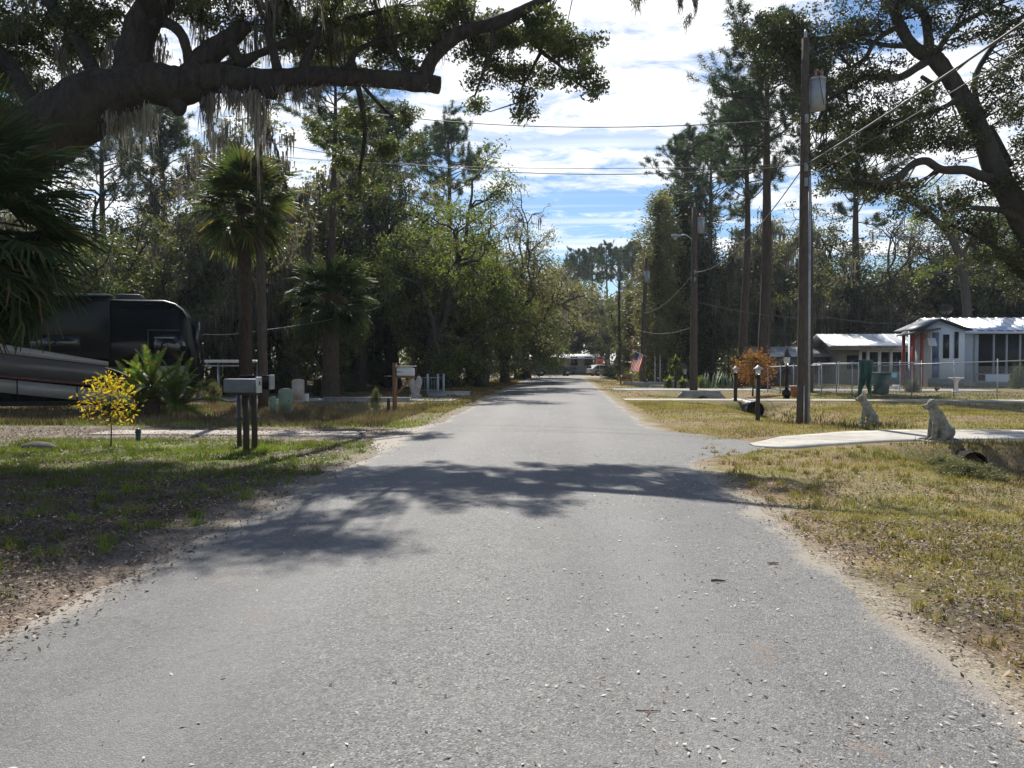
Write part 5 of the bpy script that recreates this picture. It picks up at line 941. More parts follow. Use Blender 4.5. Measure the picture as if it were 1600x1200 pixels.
def dirt_mound(px, py, r, label):
    p = GP(px, py); mb = MB(); n = 14
    ringz = [(1, -.03), (.75, .03), (.45, .05), (.05, .06)]; V = [(math.cos(2 * math.pi * i / n) * r * f * (1 + .3 * g_.random()), math.sin(2 * math.pi * i / n) * r * .6 * f * (1 + .3 * g_.random()), z + .02 * g_.random()) for f, z in ringz for i in range(n)]
    mb.add(V, [(a * n + i, a * n + (i + 1) % n, (a + 1) * n + (i + 1) % n, (a + 1) * n + i) for a in range(3) for i in range(n)]); mb.build('dirt_mound', solid('dark_soil', (.05, .037, .03), .95, .1, var=.4, bump=.8), label=label, cat='soil', loc=p, smooth=True)
dirt_mound(1466, 688, .42, 'dark dug soil round the feet of the near dog statue'); dirt_mound(1358, 663, .4, 'dark soil round the feet of the far dog statue')
p = GP(649, 622); t = thing('garden_statue', 'pale stone statue of two rounded lobes like a heart beside the white fence', 'statue', p); blob('figure', [((0, 0, .12), (0, 0, .3), .2, .17), ((-.05, 0, .3), (-.18, 0, .78), .17, .15), ((.05, 0, .3), (.17, 0, .76), .16, .15), ((-.18, 0, .85), (-.16, 0, .9), .12, .1), ((.17, 0, .84), (.15, 0, .9), .12, .1), ((.12, -.1, .5), (.2, -.12, .42), .08, .06)], .03, solid('pale_stone', (.42, .37, .34), .9, .2, var=.15, bump=.4), t); mb = MB(); mb.rbox((0, 0, .05), (.5, .4, .2), .03); mb.build('base', MATS['grey_concrete'], t)
# ------------------------------------------------------------------ culverts and walls
CG = MATS['grey_concrete']; DARK = solid('pipe_inside', (.02, .02, .02), .9, .1)
def headwall(label, px0, px1, Y, ztop, zb, hole=None, slope=.7, th=.22, mat=CG, depth=1.4, name='culvert_headwall', group='concrete culvert headwalls right of the road'):
    x0, x1 = GX(px0, Y), GX(px1, Y); w = x1 - x0; h = ztop - zb; t = thing(name, label, 'culvert', (x0, Y, zb), 0, group); poly = [(0, 0)]
    if hole: c, r = (GX(hole[0], Y) - x0), hole[1]; poly += [(c - r, 0)] + [(c + r * math.cos(a), r * .95 * math.sin(a)) for a in np.linspace(math.pi, 0, 9)[1:-1]] + [(c + r, 0)]
    poly += [(w, 0), (w - h * slope, h), (h * slope, h)]
    mb = MB(); mb.prism(poly, (0, 0, 0), (1, 0, 0), (0, 0, 1), (0, 1, 0), th); mb.build('wall', mat, t); mb = MB(); mb.box((w / 2, th / 2, h + .022), (w - 2 * h * slope + .1, th + .06, .04)); mb.build('coping', MATS['pale_concrete'], t)
    if hole: mb = MB(); mb.tube([(c, th + .01, .0), (c, th + 2, .0)], r * 1.02, 16, cap=False); mb.box((c, th + 1.95, 0), (r * 2.2, .02, r * 2.2)); mb.build('pipe', DARK, t)
    return t
headwall('grey concrete culvert headwall with a dark arch, nearest of the row', 1051, 1141, 45.5, .02, -.54, (1098, .33), 1.0)
headwall('small concrete headwall with sloping ends, behind the nearest one', 1007, 1062, 56, .02, -.40, (1036, .18), 1.1); headwall('long low concrete culvert wall with white slanting wings', 962, 1078, 61.2, .12, -.30, None, 1.6, .4, MATS['grey_concrete'])
# corrugated pipe in the ditch
p = Vector((7.55, 33.2, -.40)); t = thing('culvert_pipe', 'black corrugated culvert pipe opening in the ditch below the second driveway', 'pipe', p); mb = MB(); n = 40; ys = np.linspace(0, 3.5, n); mb.tube([(0, y, .12) for y in ys], [.34 + .02 * math.sin(y * 40) for y in ys], 20, cap=False); mb.tube([(0, y, .12) for y in (0, .02)], [.36, .36], 20, cap=False); o = mb.build('pipe', DKM, t, True); mb = MB(); mb.tube([(0, 0.01, .12), (0, 3.2, .12)], [.30, .30], 20, cap=False); mb.box((0, 3.3, .12), (.6, .02, .6)); mb.build('lining', DARK, t, True)
p = Vector((7.65, 15.95, -.46)); t = thing('culvert_pipe', 'dark culvert opening in the bank below the near dog statue', 'pipe', p); mb = MB(); mb.tube([(0, 0, .14), (0, 3, .14)], .25, 18, cap=False); mb.box((0, 2.9, .14), (.5, .02, .5)); mb.build('pipe', DARK, t, True)
BUSHW = [(1475, 712), (1495, 738), (1515, 742), (1468, 728), (1488, 722), (1540, 735)]
for i, (px, py) in enumerate(BUSHW):
    p = GP(px, py); T = BUSH['olive']; t = thing('ditch_weed', ['low brown weed clump left of the dark culvert mouth below the near dog', 'low brown weed clump right in front of the dark culvert mouth', 'weed clump right of the dark culvert mouth, in the ditch bottom', 'highest of the weed clumps, close under the near dog statue', 'weed clump touching the top rim of the dark culvert mouth', 'rightmost weed clump beyond the dark culvert mouth'][i], 'weed', p, i, 'dry weeds round the culvert below the near dog statue', (.42, .36, .20)); link('stems', T['wood'], t); link('foliage', G3_M if False else T['leaf'], t)
# left-hand walls and low fence
headwall('low grey concrete culvert wall behind the timber mailbox post', 500, 645, 33.2, .14, -.36, None, .35, .22, CG, group='concrete culvert walls left of the road')
t = headwall('pale blue-grey culvert wall with faint house number, left of the far road', 668, 735, 40, .14, -.16, None, .25, .3, solid('pale_blue_concrete', (.38, .44, .48), .8, .2, var=.1), group='concrete culvert walls left of the road'); mb = MB()
for i in range(4): mb.box((1.0 + i * .10, -.004, .16), (.06, .006, .10))
mb.build('number_marks', DKM, t)
def low_fence():
    Y = 42; t = thing('low_fence', 'low pale railing with square posts behind the heart-shaped statue', 'fence', (GX(641, Y), Y, 0)); 
    for px in (668, 684, 693): 
        mb = MB(); x = GX(px, Y) - GX(641, Y); mb.box((x, 0, .42), (.10, .10, .95)); mb.sphere((x, 0, .95), .07, 8, 6); mb.build('post', MATS['pale_blue_concrete'], t)
    for z in (.82, .18): mb = MB(); mb.box((.8, 0, z), (1.6, .04, .04)); mb.build('rail', GALV, t)
    for i in range(12): mb = MB(); mb.box((.1 + i * .125, 0, .5), (.012, .02, .62)); mb.build('baluster', GALV, t)
low_fence()
# ------------------------------------------------------------------ utility poles, cables
def transformer(t, z, x=.33, s=1.0):
    mb = MB(); mb.tube([(x, 0, z - .42 * s), (x, 0, z + .36 * s)], .21 * s, 18); b = mb.build('transformer', PGREY, t, True); mb = MB(); mb.lathe([(.23 * s, z + .35 * s), (.22 * s, z + .42 * s), (.05, z + .46 * s)], (x, 0, 0), 18); mb.build('lid', PGREY, b)
    for dx, dy in ((-.08, -.1), (.1, -.05)): mb = MB(); mb.lathe([(.03, z + .42 * s), (.045, z + .48 * s), (.03, z + .52 * s), (.045, z + .57 * s), (.03, z + .61 * s), (.015, z + .68 * s)], (x + dx, dy, 0), 8); mb.build('bushing', PORC, b)
    for dz in (-.25, .2): mb = MB(); mb.box((x - .27, 0, z + dz), (.12, .1, .06)); mb.build('mounting_bracket', GALV, t)
    mb = MB(); mb.tube([(x - .08, -.1, z + .66), (x - .05, -.3, z + .4), (x + .02, -.28, z), (x + .12, -.2, z - .35)], .010, 5); mb.build('lead_wire', DKM, t)
def upole(label, px, py, Y, H, r=.15, tr=None, conduit=False, lamp=None, lean=0, rack=None, group='wooden utility poles along the right of the road', name='utility_pole'):
    x = GX(px, Y); t = thing(name, label, 'utility pole', (x, Y, gz(x, Y)), 0, group); z = np.linspace(-.2, H, 9); mb = MB(); mb.tube([(lean * q / H, 0, q) for q in z], np.linspace(r * 1.12, r * .72, 9), 14); mb.build('shaft', POLE, t, True)
    if tr: transformer(t, tr)
    if conduit: mb = MB(); mb.tube([(.155, -.05, -.05), (.13, -.05, 6.9)], .045, 8); mb.build('conduit', solid('grey_conduit', (.28, .31, .35), .5, .4), t, True); mb = MB(); mb.box((.0, -.165, .55), (.03, .02, 1.3)); mb.build('guard_strip', GALV, t)
    for zz in (rack or ()): mb = MB(); mb.box((.0, -.17, zz), (.08, .06, .22)); mb.lathe([(.02, -.05), (.045, -.03), (.03, 0), (.045, .03), (.02, .05)], (-.0, -.22, zz), 8); mb.build('insulator', PGREY, t)
    mb = MB(); mb.lathe([(.05, H - .05), (.05, H + .05), (.035, H + .1), (.05, H + .15), (.015, H + .24)], (lean + .0, 0, 0), 8); mb.build('top_insulator', PGREY, t)
    if lamp:
        zl, Ln = lamp; mb = MB(); mb.tube([(-.1, 0, zl - .35), (-.16, 0, zl), (-.5, -.02, zl + .22), (-Ln, -.05, zl + .18)], .035, 7); a = mb.build('lamp_arm', GALV, t, True); mb = MB(); mb.rbox((-Ln - .25, -.05, zl + .16), (.55, .24, .14), .05); h = mb.build('lamp_head', PGREY, a); mb = MB(); mb.lathe([(.11, 0), (.12, -.08), (.07, -.15), (.01, -.17)], (-Ln - .32, -.05, zl + .09), 10); mb.build('lens', GALV, t, True)
    return t
P1 = (GX(1256, 23.2), 23.2); H1 = (566 - 62) / F * 23.2 + EYE; P2 = (GX(1084, 47), 47.0); P3 = (GX(1003, 62), 62.0); P4 = (GX(967, 78), 78.0)
upole('nearest utility pole with big grey transformer and pipe up its side', 1254, 655, 23.2, H1, .135, tr=(566 - 146) / F * 23.2 + EYE, conduit=True, rack=(7.1, 6.7, 8.4))
upole('second utility pole carrying a street light arm and transformer', 1084, 610, 47, 10.2, .20, tr=(566 - 356) / F * 47 + EYE, lamp=((566 - 376) / F * 47 + EYE, .75), rack=(6.6, 6.2))
upole('leaning utility pole holding the flag, third along the right side', 1003, 602, 62, (566 - 405) / F * 62 + EYE, .17, tr=(566 - 434) / F * 62 + EYE, lean=.28, rack=(6.3,)); upole('furthest thin utility pole, just right of the stop sign', 967, 592, 78, (566 - 437) / F * 78 + EYE, .15, rack=(8.0,))
PL = (GX(411, 27.5), 27.5); upole('slender bare wooden pole rising past the slim cabbage palm', 411, 640, 27.5, (566 - 120) / F * 27.5 + EYE, .155, rack=(9.0,), lean=-.12, group='slender pole left of the road')
def cable(label, pts, r=.011, sag=.0, mat=None, parent=None):
    P = []
    for a, b in zip(pts[:-1], pts[1:]):
        a, b = Vector(a), Vector(b); n = 26
        for i in range(n + (b == Vector(pts[-1]))): f = i / n; q = a.lerp(b, f); q.z -= 4 * sag * f * (1 - f); P.append(q)
    mb = MB(); mb.tube(P, r, 5); return mb.build('cable', mat or WIRE, parent, label=label, cat='cable', group='overhead cables')
x1, y1 = P1; x2, y2 = P2; x3, y3 = P3; x4, y4 = P4
def at(px, py, Y): return tuple(PT(px, py, Y))
cable('uppermost cable crossing the sky from the left trees to the front pole', [at(380, 140, 34), at(1240, 186, 25)], .017, .75)
cable('upper of two thin cables crossing the sky at middle height', [at(300, 232, 30), at(1256, 257, 23)], .009, .35)
cable('lower thick cable crossing the sky and drooping to the left', [at(400, 218, 27.5), at(1256, 258, 23)], .013, .62)
cable('heavy cable running from the front pole up to the top right corner', [(x1, y1 - .2, 6.95), (x1 + .6, -14, 7.2)], .022, .55); cable('thin cable beside the heavy one toward the top right corner', [(x1, y1 - .2, 6.6), (x1 + 1.2, -14, 7.0)], .009, .5)
cable('heavy drooping cable from the front pole to the street light pole', [(x1, y1 + .2, 6.95), (x2, y2 - .2, 6.6)], .018, .75); cable('heavy cable from the street light pole on to the flag pole', [(x2, y2 + .2, 6.6), (x3 + .1, y3 - .2, 5.2)], .022, .5)
cable('pale cable dipping from the leaning pole down toward the far left trees', [(x3 + .25, y3, 8.3), at(878, 480, 108)], .035, 1.0); cable('cable sagging between the leaning pole and the furthest pole', [(x3 + .1, y3, 6.3), (x4, y4, 6.5)], .02, .4)
cable('service line from the second pole out over the shed roofs', [(x2, y2, 5.0), at(1300, 497, 52)], .014, .3); cable('service line from the shed roofs to the blue house gable', [at(1278, 493, 56), at(1456, 505, 60)], .018, .25)
cable('bright service line drooping behind the motorhome to the left pole', [at(298, 520, 33), at(411, 516, 30), at(600, 478, 40)], .014, .12); cable('low service line from the leaning pole toward the yard lamps', [(x3, y3, 3.9), (x2, y2, 3.6)], .014, .3)
# ------------------------------------------------------------------ flag, signs, lamps
def flag():
    t = thing('flag', 'american flag hanging from a slanted staff on the leaning pole', 'flag', at(1005, 560, 61.6)); o = Vector(t.location); Y = 61.6
    q = lambda px, py: np.array((PT(px, py, Y) - o)[:])
    A, B, C, D = q(992, 549), q(1006, 555), q(998, 581), q(984, 577)      # canton corner top-left; hoist edge A-B, fly runs down
    def patch(u0, u1, v0, v1, name, mat, off=0.0, nu=2, nv=6):
        V = []; 
        for i in range(nu + 1):
            for j in range(nv + 1):
                u = u0 + (u1 - u0) * i / nu; v = v0 + (v1 - v0) * j / nv; p = (A * (1 - u) + B * u) * (1 - v) + (D * (1 - u) + C * u) * v; p = p + np.array([0, .05 * math.sin(u * 7 + v * 3) + off, 0]); V.append(p)
        V = np.array(V); m_ = MB(); k = nv + 1; Q = [(i * k + j, i * k + j + 1, (i + 1) * k + j + 1, (i + 1) * k + j) for i in range(nu) for j in range(nv)]; m_.add(V, Q); m_.add(V + np.array([0, .012, 0]), [tuple(reversed(f)) for f in Q]); return m_.build(name, mat, t)
    R_ = leafmat('flag_red', (.50, .04, .04), (.52, .05, .04), trans=.4, tcol=1.1, tint=(1, 1, 1)); W_ = leafmat('flag_white', (.75, .72, .70), (.78, .75, .72), trans=.4, tcol=1.0, tint=(1, 1, 1)); B_ = leafmat('flag_blue', (.06, .10, .25), (.07, .11, .27), trans=.35, tcol=1.1, tint=(1, 1, 1))
    for i in range(13): patch(i / 13, (i + 1) / 13, .0, 1, 'stripe', R_ if i % 2 == 0 else W_)
    patch(0, 7 / 13, 0, .42, 'canton', B_, -.03, 4, 4); mb = MB()
    for i in range(5):
        for j in range(6): u = (i + .5) / 5 * 7 / 13; v = (j + .5) / 6 * .42; p = (A * (1 - u) + B * u) * (1 - v) + (D * (1 - u) + C * u) * v + np.array([0, .05 * math.sin(u * 7 + v * 3) - .045, 0]); mb.add([p + np.array([math.sin(a) * rr, 0, math.cos(a) * rr]) for a, rr in [(k * math.pi / 5, .028 if k % 2 == 0 else .012) for k in range(10)]], None, [(0, a, a + 1) for a in range(1, 9)])
    mb.build('stars', W_, t); mb = MB(); mb.tube([A + (A - B) * .12, B, q(1010, 557)], .015, 6); mb.build('staff', WHT, t)
flag()
def stop_sign():
    Y = 96; p = (GX(937, Y), Y, 0); t = thing('stop_sign', 'red octagonal stop sign at the far end of the road', 'sign', p); zc = (566 - 563) / F * Y + EYE; r = .44; oc = [(r * math.cos(R(22.5 + 45 * i)), r * math.sin(R(22.5 + 45 * i))) for i in range(8)]
    mb = MB(); mb.tube([(0, .04, -.1), (0, .04, zc + .3)], .03, 6); mb.build('post', GALV, t); mb = MB(); mb.prism([(a * 1.06, b * 1.06) for a, b in oc], (0, 0, zc), (1, 0, 0), (0, 0, 1), (0, 1, 0), .01); mb.build('border', WHT, t); mb = MB(); mb.prism(oc, (0, -.004, zc), (1, 0, 0), (0, 0, 1), (0, -1, 0), .008); mb.build('face', solid('sign_red', (.62, .02, .02), .4, .5, var=.03), t)
    c = bpy.data.curves.new('lettering', 'FONT'); c.body = 'STOP'; c.size = .36; c.align_x = 'CENTER'; c.align_y = 'CENTER'; c.extrude = .003; c.materials.append(WHT); o = bpy.data.objects.new('tmp', c); COL.objects.link(o); me = bpy.data.meshes.new_from_object(o.evaluated_get(bpy.context.evaluated_depsgraph_get())); bpy.data.objects.remove(o); o = link('lettering', me, t); o.location = (0, -.018, zc); o.rotation_euler = (R(90), 0, 0)
stop_sign()
GLS = NT('lamp_glass'); GLS.fin((.75, .78, .78), .2, .5); GLS.b.inputs['Transmission Weight'].default_value = .6; GLS = GLS.m
def path_light(px, py, pytop, label, w=.10):
    p = GP(px, py); m = MPP(p.y); H = (py - pytop) * m; t = thing('path_light', label, 'lamp', p, 0, 'lanterns on wooden posts by the second driveway'); mb = MB(); mb.box((0, 0, (H - .36) / 2 - .05), (w, w, H - .36 + .1)); mb.build('post', DKW, t); mb = MB(); mb.lathe([(.05, H - .36), (.09, H - .33), (.05, H - .30), (.05, H - .27)], n=10); mb.build('collar', BLK, t); mb = MB(); mb.lathe([(.06, H - .27), (.09, H - .12)], n=8); mb.build('glass', GLS, t); mb = MB(); mb.lathe([(.15, H - .125), (.13, H - .09), (.05, H - .04), (.015, H)], n=12); mb.build('lamp_cap', PGREY, t)
path_light(1184, 656, 570, 'nearer and taller of the two lanterns on dark posts'); path_light(1149, 627, 573, 'further lantern on a dark post, left of the taller one', .13)
def lamp_post(px, py, ytop, label):
    p = GP(px, py); H = (py - ytop) * MPP(p.y); t = thing('lamp_post', label, 'lamp', p, 0, 'black garden lamp posts'); mb = MB(); mb.lathe([(.14, -.05), (.14, .12), (.20, .14), (.2, .34), (.09, .42), (.06, .55), (.05, H - .95), (.08, H - .92), (.05, H - .88)], n=12); mb.build('shaft', BLK, t, True); mb = MB(); mb.lathe([(.09, H - .88), (.16, H - .5)], n=6); mb.build('glass', GLS, t); mb = MB(); mb.lathe([(.22, H - .5), (.2, H - .46), (.09, H - .25), (.08, H - .2), (.03, H - .14), (.01, H)], n=6); mb.build('lantern_cap', DKM, t)
lamp_post(1229, 623, 541, 'black lamp post with lantern left of the front utility pole'); lamp_post(1070, 603, 553, 'distant lamp post in shade between yucca and street light pole')
# ------------------------------------------------------------------ chain link fence
def fence(label, pts, Hs, nposts, group='chain link fences of the right-hand yards', n_extra=None):
    a, b = Vector(pts[0]), Vector(pts[1]); t = thing('chain_link_fence', label, 'fence', a, 0, group); d = b - a; L = d.length; u = d.normalized()
    for i in range(nposts): q = d * (i / (nposts - 1)); h = Hs[0] + (Hs[1] - Hs[0]) * i / (nposts - 1); mb = MB(); mb.tube([q - Vector((0, 0, .1)), q + Vector((0, 0, h + .05))], .027, 8); mb.sphere(q + Vector((0, 0, h + .07)), .036, 8, 5); mb.build('post', GALV, t, True)
    mb = MB(); mb.tube([Vector((0, -.0, Hs[0])), d + Vector((0, 0, Hs[1]))], .024, 8); mb.build('top_rail', GALV, t, True)
    mb = MB(); H = min(Hs) - .03; s = .075; n = int(L / s); V = []; Q = []
    for i in range(n):
        for sg in (1, -1):
            x0 = i * s; x1_ = x0 + sg * H
            ca, cb = max(0, min(L, x0)), max(0, min(L, x1_)); za = abs(ca - x0); zb = abs(cb - x0); k = len(V); w = .0035
            for xx, zz, ww in ((ca, za, -w), (ca, za, w), (cb, zb, w), (cb, zb, -w)): v = u * (xx + ww); V.append((v.x, v.y + .03 * 0, zz + .03))
            Q.append((k, k + 1, k + 2, k + 3))
    mb.add(V, Q); mb.build('wire_mesh', GALV, t)
F1a = G(1362, 619, 0); fy = 39.5
fa = (GX(1361, fy), fy, -.02); fb = (GX(1700, 37.5), 37.5, -.02)
fence('chain link fence in front of the blue house, right of the green tarp', [fa, fb], (1.45, 1.80), 6); fence('chain link fence between the front utility pole and the green tarp', [(GX(1200, 46), 46, 0), (GX(1361, fy) - .1, fy, 0)], (1.35, 1.55), 8); fence('second chain link fence further back, seen through the first one', [(GX(1250, 50), 50, 0), (GX(1440, 47), 47, 0)], (1.5, 1.6), 7)
def tarp():
    Y = 39.2; x0 = GX(1341, Y); W = 21 * MPP(Y); t = thing('tarp', 'dark green tarp draped over the fence top next to the fence post', 'tarp', (x0, Y, 0)); nu, nv = 14, 16; V = []
    for i in range(nu + 1):
        u = i / nu; split = 1 - .62 * max(0, 1 - abs(u - .5) * 3.6)
        for j in range(nv + 1): v = j / nv; dz = v * 1.6 * (split if .25 < u < .75 else 1) * (1 - .05 * math.sin(u * 9)); V.append((u * W + .03 * math.sin(v * 5 + u * 8), -.05 - .09 * math.sin(u * 17) * (.3 + v) - .04, 1.66 - dz))
    k = nv + 1; V = np.array(V); Q = [(i * k + j, (i + 1) * k + j, (i + 1) * k + j + 1, i * k + j + 1) for i in range(nu) for j in range(nv)]; mb = MB(); mb.add(V, Q); mb.add(V + np.array([0, .012, 0]), [tuple(reversed(f)) for f in Q]); mb.build('cloth', TARP, t, True); mb = MB(); mb.tube([(0, -.02, 1.66), (W, -.02, 1.66)], .05, 8); mb.build('fold', TARP, t, True)
tarp()
def bin_(label, px, py, rz, s=1.0):
    p = GP(px, py); t = thing('wheelie_bin', label, 'bin', p, rz, 'wheeled rubbish bins', s); mb = MB(); mb.box((0, 0, .52), (.46, .50, 1.0), taper=1.25); mb.build('bin_body', BIN, t); mb = MB(); mb.rbox((0, -.02, 1.06), (.62, .72, .09), .03); mb.build('lid', BIN, t); mb = MB(); mb.tube([(-.24, .38, .98), (.24, .38, .98)], .02, 6); mb.build('handle', BIN, t)
    for x in (-.25, .25): mb = MB(); mb.tube([(x - .03, .22, .12), (x + .03, .22, .12)], .12, 12); mb.build('wheel', RUB, t)
bin_('dark green wheeled bin just right of the draped tarp', 1377, 617, .3, .98)
p = GP(1376, 570 + 47); 
def birdbath():
    p = GP(1494, 614); t = thing('birdbath', 'white pedestal birdbath inside the fence before the blue house', 'birdbath', p); mb = MB(); mb.lathe([(.22, 0), (.22, .06), (.14, .10), (.09, .2), (.08, .5), (.12, .62), (.16, .68)], n=14); mb.build('pedestal', WHT, t, True); mb = MB(); mb.lathe([(.14, .68), (.36, .76), (.38, .80), (.34, .80), (.1, .73)], n=18); mb.build('bowl', WHT, t, True)
birdbath()
def small_bits():
    p = GP(1463, 612); t = thing('garden_rooster', 'small brown rooster ornament on the lawn behind the near dog statue', 'ornament', p); blob('body', [((0, 0, .14), (.12, 0, .16), .09, .06), ((-.05, 0, .2), (-.10, 0, .3), .05, .035), ((.14, 0, .2), (.2, 0, .34), .04, .02), ((0, .02, .1), (0, .02, .0), .015, .012), ((.03, -.02, .1), (.03, -.02, 0), .015, .012)], .02, solid('rust_brown', (.16, .06, .03), .7), t); mb = MB(); mb.box((-.12, 0, .35), (.06, .015, .05)); mb.build('comb', RED, t)
    p = GP(1397, 606); t = thing('pinwheel', 'glittering pale blue garden pinwheel left of the flowering bush', 'ornament', (p.x, p.y, 0)); mb = MB(); mb.tube([(0, 0, 0), (0, 0, .75)], .012, 5); mb.build('stake', DKM, t); sh = solid('shiny_blue', (.25, .6, .65), .15, .6, .6)
    for i in range(8): a = i * math.pi / 4; mb = MB(); mb.add([(0, -.02, .8), (.2 * math.cos(a), -.03, .8 + .2 * math.sin(a)), (.17 * math.cos(a + .5), .0, .8 + .17 * math.sin(a + .5))], None, [(0, 1, 2), (0, 2, 1)]); mb.build('blade', sh, t)
    p = GP(1400, 609); t = thing('stone_bowl', 'low white stone bowl on the lawn below the pinwheel', 'ornament', p); mb = MB(); mb.lathe([(.10, 0), (.06, .12), (.2, .2), (.24, .26), (.18, .28), (.05, .24)], n=12); mb.build('bowl', WHT, t, True)
    p = GP(1243, 620); t = thing('flower_pot', 'terracotta pot hidden partly by the front utility pole', 'pot', p); mb = MB(); mb.lathe([(.16, 0), (.24, .45), (.27, .45), (.27, .52), (.2, .52), (.18, .44)], n=14); mb.build('pot', solid('terracotta', (.35, .16, .09), .8), t, True); mb = MB(); mb.box((0, 0, .535), (.5, .3, .02)); mb.build('rim_tile', WHT, t)
    # white planter posts near the flag and solar stake lights
    for px, py, lb in ((971, 602, 'left'), (1011, 600.5, 'middle'), (1028, 600, 'right'), (1052, 600, 'rightmost')):
        p = GP(px, py); t = thing('stake_light', {'left': 'stake light furthest left, beside the brown garden bench', 'middle': 'stake light just right of the flag pole base', 'right': 'stake light at the foot of the pale-trunked trees', 'rightmost': 'stake light in front of the tall yucca'}[lb], 'lamp', p, 0, 'small stake lights along the far yard'); mb = MB(); mb.tube([(0, 0, 0), (0, 0, .62)], .014, 5); mb.build('stake', PLNK, t); mb = MB(); mb.lathe([(.03, .6), (.06, .68), (.05, .72), (.01, .74)], n=8); mb.build('lamp_head', WHT, t)
    p = GP(978, 600); t = thing('garden_bench', 'small brown wooden seat in the yard left of the flag pole', 'bench', p); mb = MB(); mb.box((0, 0, .35), (.9, .35, .05)); mb.build('seat', PLNK, t); mb = MB(); mb.box((0, .16, .6), (.9, .04, .35)); mb.build('backrest', PLNK, t)
    for x in (-.4, .4): mb = MB(); mb.box((x, 0, .2), (.08, .3, .4)); mb.build('leg', PLNK, t)
    for px, lb, H in ((1023, 'left of two slim pale-barked young trees right of the flag', 4.6), (1031, 'right of two slim pale-barked young trees right of the flag', 5.0)):
        p = GP(px, 599.5); small_tree('young_tree', lb, p, H, .55, .07, OLIV, 2600, .12, px, bark=solid('pale_bark', (.42, .43, .43), .8, .2, var=.2), base=.42)
    # agave clump
    p = GP(1118, 607); g = np.random.default_rng(2); t = thing('agave', 'wide clump of upright agave blades behind the nearest headwall', 'plant', p); AG = solid('agave_blade', (.12, .17, .10), .6, .3)
    blade = None
    for i in range(26):
        c = Vector((g.uniform(-1.1, 1.5), g.uniform(-.5, .6), 0)); d = Vector((g.normal() * .28, g.normal() * .2, 1)).normalized()
        if blade is None: mb = MB(); mb.add([(-.05, 0, 0), (0, -.03, 0), (.05, 0, 0), (-.06, 0, .45), (0, -.03, .45), (.06, 0, .45), (0, 0, 1.0)], [(0, 1, 4, 3), (1, 2, 5, 4)], [(3, 4, 6), (4, 5, 6), (3, 6, 5), (0, 3, 5), (0, 5, 2)]); blade = mb.mesh('leaf', AG)
        o = link('leaf', blade, t, loc=c, scale=g.uniform(.7, 1.15)); o.rotation_euler = d.to_track_quat('Z', 'Y').to_euler(); o.rotation_euler.rotate_axis('Z', g.uniform(-1, 1))
small_bits()
# ------------------------------------------------------------------ houses
def gable_house(label, name, x0, x1, y0, y1, eave, ridge, ax='x', wallm=SID, roofm=ROOFM, over=.35, ribs=0, pitch_y=None, group=None, ribw=.05, slabs=True):
    t = thing(name, label, 'house', (x0, y0, 0), 0, group); W, D = x1 - x0, y1 - y0; pts = [(0, -.1), (D, -.1), (D, eave), (D / 2, ridge - .08), (0, eave)]
    mb = MB(); mb.prism(pts, (0, 0, 0), (0, 1, 0), (0, 0, 1), (1, 0, 0), W); mb.build('wall', wallm, t)
    s = (ridge - eave) / (D / 2)
    for sg, nm in ((0, 'roof'), (1, 'roof')):
        ya, yb = (-over, D / 2) if sg == 0 else (D / 2, D + over); za, zb = (eave - over * s, ridge) if sg == 0 else (ridge, eave - over * s); mb = MB(); V = [(-over, ya, za), (W + over, ya, za), (W + over, yb, zb), (-over, yb, zb)]; V2 = [(a, b, c + .09) for a, b, c in V]; mb.add(V + V2, [(0, 3, 2, 1), (4, 5, 6, 7), (0, 1, 5, 4), (1, 2, 6, 5), (2, 3, 7, 6), (3, 0, 4, 7)]); r = mb.build(nm, roofm, t)
        if ribs and sg == 0:
            rm = None; n = int((W + 2 * over) / ribs)
            for i in range(n):
                xx = -over + (i + .5) * ribs
                if rm is None: mb = MB(); mb.add([(-ribw, ya, za + .088), (ribw, ya, za + .088), (ribw, yb, zb + .088), (-ribw, yb, zb + .088), (-ribw * .5, ya, za + .135), (ribw * .5, ya, za + .135), (ribw * .5, yb, zb + .135), (-ribw * .5, yb, zb + .135)], [(4, 5, 6, 7), (0, 1, 5, 4), (1, 2, 6, 5), (3, 0, 4, 7), (2, 3, 7, 6)]); rm = mb.mesh('rib', roofm)
                link('rib', rm, r, loc=(xx, 0, 0))
    return t, W, D
